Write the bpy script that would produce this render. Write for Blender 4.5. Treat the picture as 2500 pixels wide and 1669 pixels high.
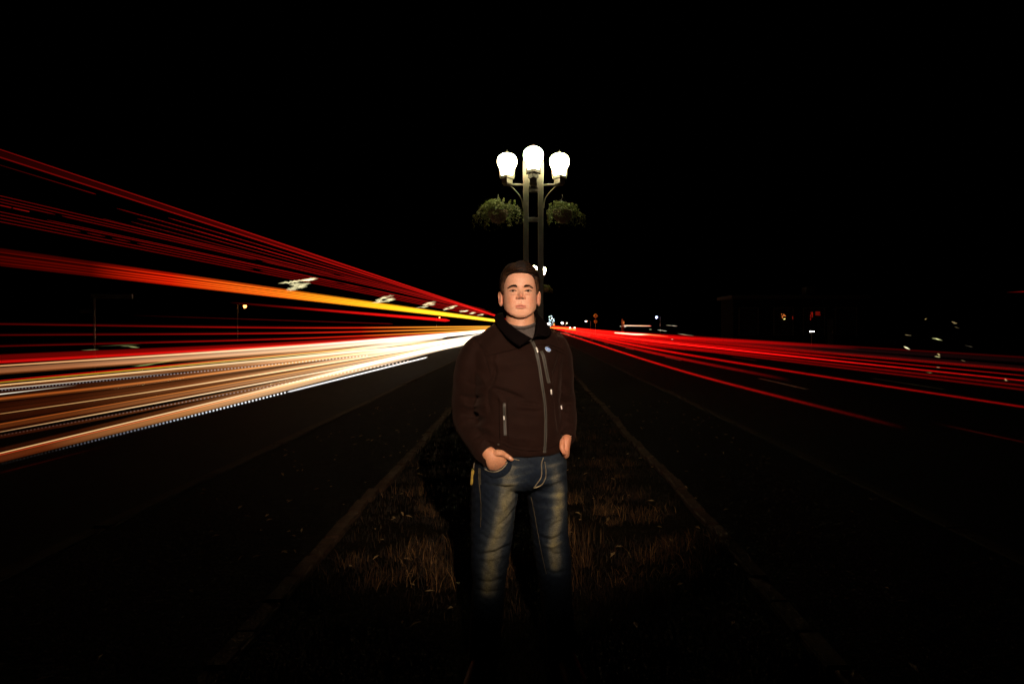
import bpy, bmesh, math, random
import numpy as np
from mathutils import Vector, Matrix
from mathutils.bvhtree import BVHTree

for o in list(bpy.data.objects):
    bpy.data.objects.remove(o, do_unlink=True)
scene = bpy.context.scene
COL = scene.collection
rng = np.random.default_rng(7)
random.seed(7)

# ------------------------------------------------------------------ camera
FP, VX, VY, CH = 1389.0, 1290.0, 795.0, 1.5      # focal length and vanishing point (photo pixels), eye height (m)
cam_d = bpy.data.cameras.new('camera')
cam_d.sensor_width = 36.0
cam_d.lens = 36.0 * FP / 2500.0
cam_d.shift_x = -(VX - 1250.0) / 2500.0
cam_d.shift_y = -(834.5 - VY) / 2500.0
cam_d.clip_start = 0.05
cam_d.clip_end = 3000.0
cam = bpy.data.objects.new('camera', cam_d)
COL.objects.link(cam)
cam.location = (0, 0, CH)
cam.rotation_euler = (math.radians(90), 0, 0)
scene.camera = cam

# ------------------------------------------------------------------ night sky, faint moonlight, flash
world = bpy.data.worlds.new('World')
scene.world = world
world.use_nodes = True
wn = world.node_tree
sky = wn.nodes.new('ShaderNodeTexSky')
sky.sky_type = 'NISHITA'
sky.sun_disc = False
sky.sun_elevation = math.radians(-6)
sky.sun_rotation = math.radians(200)
wn.nodes['Background'].inputs['Strength'].default_value = 0.0008
wn.links.new(sky.outputs['Color'], wn.nodes['Background'].inputs['Color'])

sun_d = bpy.data.lights.new('moonlight', 'SUN')
sun_d.energy = 0.0005
sun_d.angle = math.radians(0.5)
sun_d.color = (0.9, 0.95, 1.0)
sun = bpy.data.objects.new('moonlight', sun_d)
COL.objects.link(sun)
sun.rotation_euler = (math.radians(50), 0, math.radians(20))

# the photographer's flash, held up beside the camera and aimed at the chest
fl_d = bpy.data.lights.new('camera_flash', 'SPOT')
fl_d.energy = 470.0
fl_d.color = (1.0, 0.77, 0.58)
fl_d.spot_size = math.radians(57)
fl_d.spot_blend = 0.7
fl_d.shadow_soft_size = 0.035
flash = bpy.data.objects.new('camera_flash', fl_d)
COL.objects.link(flash)
flash.location = (0.28, -0.12, 2.14)
flash.rotation_euler = (Vector((0.0, 2.4, 1.74)) - Vector(flash.location)).to_track_quat('-Z', 'Y').to_euler()

scene.view_settings.view_transform = 'Standard'
scene.view_settings.look = 'None'
scene.view_settings.exposure = 0.0
scene.view_settings.gamma = 1.0
scene.view_settings.use_curve_mapping = False
scene.render.engine = 'CYCLES'
scene.cycles.use_denoising = True
scene.cycles.max_bounces = 6
scene.cycles.transparent_max_bounces = 64
scene.cycles.sample_clamp_indirect = 4.0


# ------------------------------------------------------------------ helpers
def P(px, py, Y):
    """world point seen at photo pixel (px, py) when it stands Y metres away"""
    return np.array([(px - VX) * Y / FP, Y, CH - (py - VY) * Y / FP])


def mesh_of(name, V, F, smooth=False):
    me = bpy.data.meshes.new(name)
    me.from_pydata([tuple(map(float, v)) for v in V], [], [tuple(map(int, f)) for f in F])
    if smooth:
        me.polygons.foreach_set('use_smooth', [True] * len(me.polygons))
    me.update()
    return me


def link(name, me, mat=None, parent=None):
    o = bpy.data.objects.new(name, me)
    COL.objects.link(o)
    if mat is not None and me is not None:
        if not me.materials:
            me.materials.append(mat)
    if parent is not None:
        o.parent = parent
    return o


def obj(name, V, F, mat, parent=None, smooth=False, origin=(0, 0, 0)):
    V = np.asarray(V, float) - np.asarray(origin, float)
    return link(name, mesh_of(name, V, F, smooth), mat, parent)


def empty(name, loc, label, cat, group=None):
    o = bpy.data.objects.new(name, None)
    o.empty_display_size = 0.1
    COL.objects.link(o)
    o.location = [float(c) for c in loc]
    tag(o, label, cat, group)
    return o


def tag(o, label=None, cat=None, group=None, kind=None):
    if label: o['label'] = label
    if cat: o['category'] = cat
    if group: o['group'] = group
    if kind: o['kind'] = kind
    return o


class MB:
    """collects shapes for one mesh"""
    def __init__(s):
        s.V, s.F, s.n = [], [], 0

    def add(s, V, F):
        V = np.asarray(V, float)
        s.F += [tuple(i + s.n for i in f) for f in F]
        s.V.append(V)
        s.n += len(V)
        return s

    def box(s, x0, x1, y0, y1, z0, z1, bev=0.0):
        b = bev
        if b <= 0:
            V = [(x, y, z) for z in (z0, z1) for y in (y0, y1) for x in (x0, x1)]
            F = [(0, 2, 3, 1), (4, 5, 7, 6), (0, 1, 5, 4), (2, 6, 7, 3), (0, 4, 6, 2), (1, 3, 7, 5)]
            return s.add(V, F)
        prof = [(z0, b), (z0 + b, 0), (z1 - b, 0), (z1, b)]
        V, F = [], []
        for z, i in prof:
            V += [(x0 + i, y0 + b + 0, z), (x0 + b, y0 + i, z), (x1 - b, y0 + i, z), (x1 - i, y0 + b, z),
                  (x1 - i, y1 - b, z), (x1 - b, y1 - i, z), (x0 + b, y1 - i, z), (x0 + i, y1 - b, z)]
        for k in range(3):
            for j in range(8):
                F.append((k * 8 + j, k * 8 + (j + 1) % 8, k * 8 + 8 + (j + 1) % 8, k * 8 + 8 + j))
        F.append(tuple(range(7, -1, -1)))
        F.append(tuple(range(24, 32)))
        return s.add(V, F)

    def tube(s, pts, rad, n=8, caps=True):
        V, F = tube(pts, rad, rad, n, caps)
        return s.add(V, F)

    def lathe(s, prof, c=(0, 0), n=16, rot=0.0):
        V, F = [], []
        m = len(prof)
        for r, z in prof:
            for j in range(n):
                a = 2 * math.pi * j / n + rot
                V.append((c[0] + r * math.cos(a), c[1] + r * math.sin(a), z))
        for k in range(m - 1):
            for j in range(n):
                F.append((k * n + j, k * n + (j + 1) % n, (k + 1) * n + (j + 1) % n, (k + 1) * n + j))
        F.append(tuple(range(n - 1, -1, -1)))
        F.append(tuple(range((m - 1) * n, m * n)))
        return s.add(V, F)

    def obj(s, name, mat, parent=None, smooth=False, origin=(0, 0, 0)):
        return obj(name, np.concatenate(s.V), s.F, mat, parent, smooth, origin)


def tube(pts, ra, rb, n=16, caps=True, hint=(0, 1, 0), expo=2.0):
    pts = np.asarray(pts, float)
    m = len(pts)
    ra = np.broadcast_to(np.asarray(ra, float), (m,))
    rb = np.broadcast_to(np.asarray(rb, float), (m,))
    T = np.gradient(pts, axis=0)
    T /= np.linalg.norm(T, axis=1)[:, None] + 1e-12
    h = np.asarray(hint, float)
    V, F = [], []
    a = np.linspace(0, 2 * math.pi, n, endpoint=False)
    ca, sa = np.cos(a), np.sin(a)
    ca = np.sign(ca) * np.abs(ca) ** (2 / expo)
    sa = np.sign(sa) * np.abs(sa) ** (2 / expo)
    for k in range(m):
        S = np.cross(T[k], h)
        if np.linalg.norm(S) < 1e-4:
            S = np.cross(T[k], (1.0, 0.0, 0.1))
        S /= np.linalg.norm(S)
        U = np.cross(S, T[k])
        V.append(pts[k] + ra[k] * ca[:, None] * S + rb[k] * sa[:, None] * U)
    V = np.concatenate(V)
    for k in range(m - 1):
        for j in range(n):
            F.append((k * n + j, k * n + (j + 1) % n, (k + 1) * n + (j + 1) % n, (k + 1) * n + j))
    if caps:
        F.append(tuple(range(n - 1, -1, -1)))
        F.append(tuple(range((m - 1) * n, m * n)))
    return V, F


def spline(ctrl, n):
    """Catmull-Rom resampling of rows (any number of columns)"""
    c = np.asarray(ctrl, float)
    c = np.vstack([2 * c[0] - c[1], c, 2 * c[-1] - c[-2]])
    m = len(c) - 3
    out = []
    for t in np.linspace(0, m - 1e-6, n):
        i = int(t)
        u = t - i
        a, b, d, e = c[i], c[i + 1], c[i + 2], c[i + 3]
        out.append(0.5 * (2 * b + (d - a) * u + (2 * a - 5 * b + 4 * d - e) * u * u + (3 * b - a - 3 * d + e) * u ** 3))
    return np.array(out)


# ------------------------------------------------------------------ materials
def mat_new(name):
    m = bpy.data.materials.new(name)
    m.use_nodes = True
    nt = m.node_tree
    return m, nt, nt.nodes['Principled BSDF']


def coords(nt, scale=1.0, kind='Object'):
    tc = nt.nodes.new('ShaderNodeTexCoord')
    mp = nt.nodes.new('ShaderNodeMapping')
    mp.inputs['Scale'].default_value = scale if hasattr(scale, '__len__') else (scale,) * 3
    nt.links.new(tc.outputs[kind], mp.inputs['Vector'])
    return mp.outputs['Vector']


def noise(nt, vec, scale, detail=4, rough=0.6):
    n = nt.nodes.new('ShaderNodeTexNoise')
    n.inputs['Scale'].default_value = scale
    n.inputs['Detail'].default_value = detail
    n.inputs['Roughness'].default_value = rough
    nt.links.new(vec, n.inputs['Vector'])
    return n.outputs['Fac']


def ramp(nt, fac, stops):
    r = nt.nodes.new('ShaderNodeValToRGB')
    el = r.color_ramp.elements
    while len(el) < len(stops):
        el.new(0.5)
    for e, (p, c) in zip(el, stops):
        e.position = p
        e.color = (*c, 1) if len(c) == 3 else c
    nt.links.new(fac, r.inputs['Fac'])
    return r.outputs['Color']


def bump(nt, bsdf, h, strength=0.3, dist=0.01):
    b = nt.nodes.new('ShaderNodeBump')
    b.inputs['Strength'].default_value = strength
    b.inputs['Distance'].default_value = dist
    nt.links.new(h, b.inputs['Height'])
    nt.links.new(b.outputs['Normal'], bsdf.inputs['Normal'])


def surf(name, c1, c2, scale=8.0, rough=0.7, bscale=None, bstr=0.2, metal=0.0, spec=0.5, bdist=0.01):
    m, nt, b = mat_new(name)
    v = coords(nt)
    f = noise(nt, v, scale)
    nt.links.new(ramp(nt, f, [(0.3, c1), (0.7, c2)]), b.inputs['Base Color'])
    b.inputs['Roughness'].default_value = rough
    b.inputs['Metallic'].default_value = metal
    b.inputs['Specular IOR Level'].default_value = spec
    if bscale:
        bump(nt, b, noise(nt, v, bscale, 6), bstr, bdist)
    return m


def glow(name, col, strength):
    m, nt, b = mat_new(name)
    b.inputs['Base Color'].default_value = (0.02, 0.02, 0.02, 1)
    b.inputs['Emission Color'].default_value = (*col, 1)
    b.inputs['Emission Strength'].default_value = strength
    v = coords(nt, 1.0)
    f = noise(nt, v, 30.0)
    r = nt.nodes.new('ShaderNodeMapRange')
    r.inputs['To Min'].default_value = strength * 0.8
    r.inputs['To Max'].default_value = strength * 1.2
    nt.links.new(f, r.inputs['Value'])
    nt.links.new(r.outputs['Result'], b.inputs['Emission Strength'])
    return m


M = {}
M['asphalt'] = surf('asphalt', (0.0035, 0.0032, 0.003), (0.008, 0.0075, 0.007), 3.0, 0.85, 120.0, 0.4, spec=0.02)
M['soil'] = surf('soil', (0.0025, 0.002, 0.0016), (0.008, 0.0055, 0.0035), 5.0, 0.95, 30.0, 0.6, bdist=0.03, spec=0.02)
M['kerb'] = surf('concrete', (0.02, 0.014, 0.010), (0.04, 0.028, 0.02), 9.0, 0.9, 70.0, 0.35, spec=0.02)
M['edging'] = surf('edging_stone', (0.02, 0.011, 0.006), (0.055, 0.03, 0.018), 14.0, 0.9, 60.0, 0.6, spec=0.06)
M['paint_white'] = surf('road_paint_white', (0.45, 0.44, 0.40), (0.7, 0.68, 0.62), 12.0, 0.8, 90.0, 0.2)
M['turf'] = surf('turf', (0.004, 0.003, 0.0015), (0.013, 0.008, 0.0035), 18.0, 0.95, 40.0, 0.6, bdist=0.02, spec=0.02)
M['post_paint'] = surf('post_paint', (0.06, 0.057, 0.036), (0.085, 0.08, 0.052), 25.0, 0.55, 150.0, 0.08)
M['dark_metal'] = surf('dark_metal', (0.03, 0.03, 0.028), (0.05, 0.05, 0.045), 25.0, 0.5, 150.0, 0.1)
M['steel'] = surf('galvanised_steel', (0.28, 0.28, 0.28), (0.36, 0.36, 0.36), 30.0, 0.5, 120.0, 0.1)
M['coir'] = surf('coir', (0.05, 0.03, 0.015), (0.09, 0.055, 0.03), 40.0, 0.95, 60.0, 0.6)
M['leaf'] = surf('basket_leaf', (0.03, 0.065, 0.004), (0.12, 0.14, 0.013), 9.0, 0.55)
M['leaf_brown'] = surf('fallen_leaf', (0.16, 0.09, 0.035), (0.30, 0.20, 0.08), 30.0, 0.7)
M['dark_wall'] = surf('dark_brick', (0.002, 0.0016, 0.0015), (0.005, 0.004, 0.0035), 20.0, 0.9, 60.0, 0.4, spec=0.02)
M['roof'] = surf('roof', (0.02, 0.02, 0.02), (0.035, 0.033, 0.03), 12.0, 0.9, 60.0, 0.3, spec=0.02)
M['glass_dark'] = surf('dark_glass', (0.01, 0.012, 0.014), (0.014, 0.016, 0.02), 5.0, 0.1)
M['sign_yellow'] = surf('sign_yellow', (0.75, 0.42, 0.04), (0.82, 0.48, 0.06), 20.0, 0.5)
M['sign_black'] = surf('sign_black', (0.008, 0.008, 0.008), (0.014, 0.014, 0.014), 20.0, 0.5)
M['orange_plastic'] = surf('orange_plastic', (0.7, 0.16, 0.03), (0.8, 0.2, 0.04), 20.0, 0.5)
M['car_paint'] = surf('car_paint', (0.03, 0.03, 0.035), (0.04, 0.04, 0.046), 10.0, 0.25)
M['rubber'] = surf('rubber', (0.01, 0.01, 0.01), (0.018, 0.018, 0.018), 40.0, 0.85, 80.0, 0.2)
M['lamp_glow'] = glow('lamp_glow', (1.0, 0.86, 0.48), 62.0)
M['far_lamp'] = glow('far_lamp', (1.0, 0.86, 0.62), 9.0)
M['blue_lamp'] = glow('blue_lamp', (0.45, 0.45, 1.0), 9.0)
M['orange_lamp'] = glow('orange_lamp', (1.0, 0.30, 0.06), 9.0)
M['white_lamp'] = glow('white_lamp', (1.0, 0.92, 0.82), 9.0)
M['sign_lamp'] = glow('sign_lamp', (1.0, 0.8, 0.5), 1500.0)
M['cool_lamp'] = glow('cool_lamp', (0.7, 0.95, 1.0), 4.0)
M['red_neon'] = glow('red_neon', (1.0, 0.03, 0.01), 0.16)
M['orange_glow'] = glow('orange_glow', (1.0, 0.25, 0.05), 1.1)
M['yellow_neon'] = glow('yellow_neon', (1.0, 0.8, 0.25), 1.6)

# ------------------------------------------------------------------ ground, median, roads
def sheet(name, x0, x1, y0, y1, z, mat, parent=None, nx=1, ny=1):
    xs, ys = np.linspace(x0, x1, nx + 1), np.linspace(y0, y1, ny + 1)
    V = [(x, y, z) for y in ys for x in xs]
    F = [(j * (nx + 1) + i, j * (nx + 1) + i + 1, (j + 1) * (nx + 1) + i + 1, (j + 1) * (nx + 1) + i) for j in range(ny) for i in range(nx)]
    return obj(name, V, F, mat, parent)

YB, YF = -6.0, 420.0
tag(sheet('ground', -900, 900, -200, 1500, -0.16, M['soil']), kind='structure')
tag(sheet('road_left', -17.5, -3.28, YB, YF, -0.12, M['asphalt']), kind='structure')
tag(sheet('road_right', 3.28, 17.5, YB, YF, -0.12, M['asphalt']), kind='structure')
for nm, s in (('kerb_left', -1), ('kerb_right', 1)):
    k = bpy.data.objects.new(nm, None)
    COL.objects.link(k)
    tag(k, kind='structure')
    b = MB()
    b.box(-0.075, 0.075, -0.745, 0.745, -0.14, 0.0, 0.015)
    me = mesh_of('kerb_stone', np.concatenate(b.V), b.F)
    me.materials.append(M['kerb'])
    for i in range(60):
        o = link('kerb_stone', me, None, k)
        o.location = (s * 3.2 + random.uniform(-.006, .006), -4 + i * 1.5, random.uniform(-.006, .006))
    b = MB()
    b.box(s * 3.2 - .075, s * 3.2 + .075, 85.3, YF, -0.14, 0.0)
    b.obj('far_kerb', M['kerb'], k)
# outer kerbs of the roads
for nm, s in (('far_kerb_left', -1), ('far_kerb_right', 1)):
    b = MB()
    b.box(min(s * 17.4, s * 17.6), max(s * 17.4, s * 17.6), YB, YF, -0.15, 0.0)
    tag(b.obj(nm, M['kerb']), kind='structure')
# lane markings: thin sheets on the asphalt
for nm, s in (('lane_markings_left', -1), ('lane_markings_right', 1)):
    k = bpy.data.objects.new(nm, None)
    COL.objects.link(k)
    tag(k, kind='structure')
    me = None
    for lane in (7.1, 10.6):
        for i in range(14):
            if me is None:
                o = sheet('lane_dash', -0.06, 0.06, -1.5, 1.5, 0, M['paint_white'], k)
                me = o.data
            else:
                o = link('lane_dash', me, None, k)
            o.location = (s * lane, 4 + i * 12, -0.116)
    sheet('edge_line', s * 14.1 - .06, s * 14.1 + .06, YB, 300, -0.116, M['paint_white'], k)

# median: soil shoulders and a turf strip between two rows of edging stones
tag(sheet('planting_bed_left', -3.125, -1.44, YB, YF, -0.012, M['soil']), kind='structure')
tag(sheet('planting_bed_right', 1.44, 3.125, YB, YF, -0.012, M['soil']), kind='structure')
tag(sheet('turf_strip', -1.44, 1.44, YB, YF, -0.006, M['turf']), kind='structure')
b = MB()
b.box(-0.052, 0.052, -0.146, 0.146, -0.06, 0.035, 0.01)
edge_me = mesh_of('edging_stone', np.concatenate(b.V), b.F)
edge_me.materials.append(M['edging'])
for nm, s in (('edging_left', -1), ('edging_right', 1)):
    k = bpy.data.objects.new(nm, None)
    COL.objects.link(k)
    tag(k, kind='structure')
    for i in range(60):
        o = link('edging_stone', edge_me, None, k)
        y = 1.4 + i * 0.3
        wob = 0.02 * math.sin(y * 1.3 + s) + 0.012 * math.sin(y * 3.7)
        o.location = (s * 1.37 + wob + random.uniform(-.006, .006), y, random.uniform(-.008, .008) - .004)
        o.rotation_euler = (random.uniform(-.03, .03), random.uniform(-.04, .04), random.uniform(-.05, .05))


# grass: blades in uneven tufts
def grass(name, spots, parent=None):
    V, F, n = [], [], 0
    for (x, y, h, lean, ang, w) in spots:
        dx, dy = math.cos(ang) * lean, math.sin(ang) * lean
        wx, wy = -math.sin(ang) * w, math.cos(ang) * w
        if random.random() < .7:
            wx, wy = w, 0.3 * w
        V += [(x - wx, y - wy, -.01), (x + wx, y + wy, -.01),
              (x + dx * .35 - wx * .8, y + dy * .35 - wy * .8, h * .55), (x + dx * .35 + wx * .8, y + dy * .35 + wy * .8, h * .55),
              (x + dx, y + dy, h)]
        F += [(n, n + 1, n + 3, n + 2), (n + 2, n + 3, n + 4)]
        n += 5
    return obj(name, V, F, None, parent)


def grass_mat(name, k):
    m, nt, b = mat_new(name)
    g = nt.nodes.new('ShaderNodeNewGeometry')
    f = g.outputs['Random Per Island']
    c = ramp(nt, f, [(p_, tuple(v_ * k for v_ in c_)) for p_, c_ in [(0.0, (0.010, 0.007, 0.002)), (0.45, (0.028, 0.013, 0.004)), (0.82, (0.095, 0.04, 0.011)), (1.0, (0.26, 0.14, 0.05))]])
    nt.links.new(c, b.inputs['Base Color'])
    b.inputs['Roughness'].default_value = 0.75
    b.inputs['Specular IOR Level'].default_value = 0.25
    return m

M['grass'] = grass_mat('dry_grass', 0.85)
M['turf_grass'] = grass_mat('turf_grass', 0.26)
spots = []
tuft_c = []
for i in range(900):                                     # tufts scattered on the strip
    y = 1.3 + 14 * random.random() ** 1.3
    x = random.uniform(-1.36, 1.36)
    tuft_c.append((x, y, random.uniform(.02, .06), random.uniform(.05, .16), random.randint(25, 60)))
for (cx, cy, sx, sy, h, nb) in [(-.62, 3.55, .42, .08, .13, 900), (-.3, 3.5, .16, .06, .17, 500), (.66, 4.75, .34, .10, .12, 700),
                                (.95, 3.95, .38, .09, .11, 700), (.26, 3.7, .07, .08, .2, 300), (-.5, 4.75, .4, .10, .11, 500),
                                (.9, 3.45, .4, .06, .08, 500), (.0, 3.6, .12, .05, .10, 260), (-.62, 6.3, .4, .12, .11, 500),
                                (.6, 6.1, .4, .12, .10, 500), (-.5, 8.2, .5, .2, .11, 500), (.6, 7.9, .5, .2, .1, 400), (-.8, 5.4, .3, .1, .1, 300)]:
    sub = [(cx + random.gauss(0, sx * .7), cy + random.gauss(0, sy * 2.2), random.uniform(.45, 1.1), random.uniform(.03, .10)) for _ in range(9)]
    for j in range(nb):
        qx, qy, qh, qr = random.choice(sub)
        x, y = qx + random.gauss(0, qr), qy + random.gauss(0, qr * .6)
        if abs(x) > 1.36: continue
        spots.append((x, y, qh * h * random.uniform(.3, 1.15), random.uniform(.0, .09), random.uniform(0, 6.28), random.uniform(.001, .0026)))
tall = spots
spots = []
for (cx, cy, h, r, nb) in tuft_c:
    for j in range(nb):
        x, y = cx + random.gauss(0, r), cy + random.gauss(0, r * .5)
        if abs(x) > 1.37 or y < 1: continue
        spots.append((x, y, h * random.uniform(.4, 1.2), random.uniform(.0, .04), random.uniform(0, 6.28), random.uniform(.001, .0024)))
g = grass('short_grass', spots)
g.data.materials.append(M['turf_grass'])
tag(g, 'short dark grass covering the median strip behind the man', 'grass', kind='stuff')
g = grass('dry_grass', tall)
g.data.materials.append(M['grass'])
tag(g, 'taller dry brown grass tufts standing in patches on the median', 'grass', kind='stuff')

# fallen leaves and straw on the beds and the strip
V, F = [], []
for i in range(420):
    s = random.choice((-1, 1))
    x, y = s * random.uniform(.2, 3.0), 1.3 + 10 * random.random() ** 1.4
    L, w = random.uniform(.012, .035), random.uniform(.004, .014)
    a, t = random.uniform(0, 6.28), random.uniform(-.5, .5)
    ux, uy = math.cos(a) * L, math.sin(a) * L
    vx, vy = -math.sin(a) * w, math.cos(a) * w
    z = .004 + abs(t) * L + (.03 if abs(x) < 1.3 else 0) * random.random()
    n = len(V)
    V += [(x - ux, y - uy, z - t * L * .5), (x + vx, y + vy, z + .006), (x + ux, y + uy, z + t * L), (x - vx, y - vy, z + .004), (x, y, z - .001)]
    F += [(n, n + 4, n + 1), (n + 1, n + 4, n + 2), (n + 2, n + 4, n + 3), (n + 3, n + 4, n)]
tag(obj('fallen_leaves', V, F, M['leaf_brown']), 'small dry leaves lying scattered over the dark median', 'leaves', kind='stuff')

# ------------------------------------------------------------------ light trails of the passing traffic
_tm = {}
def trail_mat(stops, streak=0.0, seed=0, soft=True):
    """light along the path: u runs along it, v around it"""
    key = (tuple(stops), streak, seed, soft)
    if key in _tm:
        return _tm[key]
    m = bpy.data.materials.new('trail_light')
    m.use_nodes = True
    nt = m.node_tree
    nt.nodes.clear()
    out = nt.nodes.new('ShaderNodeOutputMaterial')
    uv = nt.nodes.new('ShaderNodeUVMap')
    uv.uv_map = 'path'
    sep = nt.nodes.new('ShaderNodeSeparateXYZ')
    nt.links.new(uv.outputs['UV'], sep.inputs[0])
    stops = [(p, (c[0], c[1] * .35, c[2] * .35) if c[0] > 9 * c[1] else c) for p, c in stops]   # tail lamps are pure red
    mx = max(max(c) for _, c in stops)
    col = ramp(nt, sep.outputs['X'], [(p, tuple(v / mx for v in c)) for p, c in stops])
    val = None
    if streak > 0:
        cb = nt.nodes.new('ShaderNodeCombineXYZ')
        mu = nt.nodes.new('ShaderNodeMath'); mu.operation = 'MULTIPLY'; mu.inputs[1].default_value = 1.2
        nt.links.new(sep.outputs['X'], mu.inputs[0])
        mv = nt.nodes.new('ShaderNodeMath'); mv.operation = 'MULTIPLY'; mv.inputs[1].default_value = 26.0
        nt.links.new(sep.outputs['Y'], mv.inputs[0])
        nt.links.new(mu.outputs[0], cb.inputs['X'])
        nt.links.new(mv.outputs[0], cb.inputs['Y'])
        cb.inputs['Z'].default_value = seed * 3.7
        nf = noise(nt, cb.outputs[0], 1.0, 4, 0.7)
        mr = nt.nodes.new('ShaderNodeMapRange')
        mr.inputs['From Min'].default_value = 0.32
        mr.inputs['From Max'].default_value = 0.68
        mr.inputs['To Min'].default_value = 1.0 - streak
        mr.inputs['To Max'].default_value = 1.0 + streak
        nt.links.new(nf, mr.inputs['Value'])
        val = mr.outputs['Result']
    if soft:                                           # dimmer at the upper and lower rim of the bundle
        sn = nt.nodes.new('ShaderNodeMath'); sn.operation = 'MULTIPLY'; sn.inputs[1].default_value = 2 * math.pi
        nt.links.new(sep.outputs['Y'], sn.inputs[0])
        cs = nt.nodes.new('ShaderNodeMath'); cs.operation = 'COSINE'
        nt.links.new(sn.outputs[0], cs.inputs[0])
        ab = nt.nodes.new('ShaderNodeMath'); ab.operation = 'ABSOLUTE'
        nt.links.new(cs.outputs[0], ab.inputs[0])
        if val is not None:
            mm = nt.nodes.new('ShaderNodeMath'); mm.operation = 'MULTIPLY'
            nt.links.new(ab.outputs[0], mm.inputs[0]); nt.links.new(val, mm.inputs[1])
            val = mm.outputs[0]
        else:
            val = ab.outputs[0]
    em = nt.nodes.new('ShaderNodeEmission')
    nt.links.new(col, em.inputs['Color'])
    if val is not None:
        st = nt.nodes.new('ShaderNodeMath'); st.operation = 'MULTIPLY'; st.inputs[1].default_value = mx * 0.5
        nt.links.new(val, st.inputs[0])
        nt.links.new(st.outputs[0], em.inputs['Strength'])
    else:
        em.inputs['Strength'].default_value = mx * 0.5
    tr = nt.nodes.new('ShaderNodeBsdfTransparent')
    ad = nt.nodes.new('ShaderNodeAddShader')
    nt.links.new(em.outputs[0], ad.inputs[0]); nt.links.new(tr.outputs[0], ad.inputs[1])
    nt.links.new(ad.outputs[0], out.inputs['Surface'])
    _tm[key] = m
    return m


def streak_mesh(name, path, rh, rv, u, mat, parent, n=12, dashes=None):
    """one filament of light: an oval tube along a world path with its own uv"""
    V, F, UV = [], [], []
    segs = dashes or [(0, len(path) - 1)]
    base = 0
    for (i0, i1) in segs:
        pp = path[i0:i1 + 1]
        hv, vv, uu = rh[i0:i1 + 1].copy(), rv[i0:i1 + 1].copy(), u[i0:i1 + 1]
        hv[0] *= .25; hv[-1] *= .25; vv[0] *= .25; vv[-1] *= .25
        m = len(pp)
        T = np.gradient(pp, axis=0)
        T /= np.linalg.norm(T, axis=1)[:, None]
        S = np.cross(T, (0, 0, 1.0)); S /= np.linalg.norm(S, axis=1)[:, None]
        U = np.cross(S, T)
        for k in range(m):
            for j in range(n):
                a = 2 * math.pi * j / n
                V.append(pp[k] + S[k] * hv[k] * math.cos(a) + U[k] * vv[k] * math.sin(a))
        for k in range(m - 1):
            for j in range(n):
                F.append((base + k * n + j, base + k * n + (j + 1) % n, base + (k + 1) * n + (j + 1) % n, base + (k + 1) * n + j))
                UV += [(uu[k], j / n), (uu[k], (j + 1) / n), (uu[k + 1], (j + 1) / n), (uu[k + 1], j / n)]
        base += m * n
    org = np.zeros(3) if parent is None else np.array(parent.location)
    me = mesh_of(name, np.array(V) - org, F, True)
    lay = me.uv_layers.new(name='path')
    lay.data.foreach_set('uv', np.array(UV, np.float32).ravel())
    me.materials.append(mat)
    return link(name, me, None, parent)


def path_of(X, pts, x0, x1, n=60):
    """straight or bent run in the lane X metres to the side, from photo column x0 to x1"""
    pts = sorted(pts)
    xs = np.linspace(x0, x1, n)
    px = [p[0] for p in pts]; py = [p[1] for p in pts]; pt = [p[2] for p in pts]
    if len(pts) == 2:
        k = (py[1] - py[0]) / (px[1] - px[0])
        ys = py[0] + k * (xs - px[0])
        kt = (pt[1] - pt[0]) / (px[1] - px[0])
        ts = np.maximum(pt[0] + kt * (xs - px[0]), .25)
    else:
        sp = spline(pts, 300)
        ys = np.interp(xs, sp[:, 0], sp[:, 1]); ts = np.interp(xs, px, pt)
        lo, hi = xs < px[0], xs > px[-1]
        ys[lo] = py[0] + (py[1] - py[0]) / (px[1] - px[0]) * (xs[lo] - px[0])
        ys[hi] = py[-1] + (py[-1] - py[-2]) / (px[-1] - px[-2]) * (xs[hi] - px[-1])
    Y = FP * X / (xs - VX)
    W = np.stack([np.full(n, X), Y, CH - (ys - VY) * Y / FP], 1)
    rv = np.maximum(.5 * ts * Y / FP, .002)
    rh = np.minimum(rv, .07)
    u = (xs - min(x0, x1)) / abs(x1 - x0)
    return W, rh, rv, u


def trail(label, group, X, streaks, name='light_trail'):
    """streaks: dicts with pts [(px,py,thickness)], span, stops, streak"""
    root = None
    for i, s in enumerate(streaks):
        x0, x1 = s.get('span', (-170, 1236) if X < 0 else (2680, 1344))
        n = s.get('n', 60)
        W, rh, rv, u = path_of(s.get('X', X), s['pts'], x0, x1, n)
        if root is None:
            k = int(np.argmin(W[:, 1]))
            root = empty(name, (W[k, 0], W[k, 1], W[k, 2]), label, 'light trail', group)
        da = None
        if s.get('dots'):
            c, du = s['dots'], n
            da = [(j, j + c[0]) for j in range(0, n - c[0] - 1, c[0] + c[1])]
        if s.get('gaps'):
            cuts = [0] + sorted(random.sample(range(6, n - 6), s['gaps'])) + [n - 1]
            da = [(cuts[j], cuts[j + 1] - 1) for j in range(len(cuts) - 1) if cuts[j + 1] - cuts[j] > 3]
        so = streak_mesh('streak', W, rh, rv, u, trail_mat(tuple(s['stops']), s.get('streak', 0.0), i, s.get('soft', True)), root, 12, da)
        if da:
            so['kind'] = 'stuff'
    return root

def ST(*a):
    return list(a)

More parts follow.
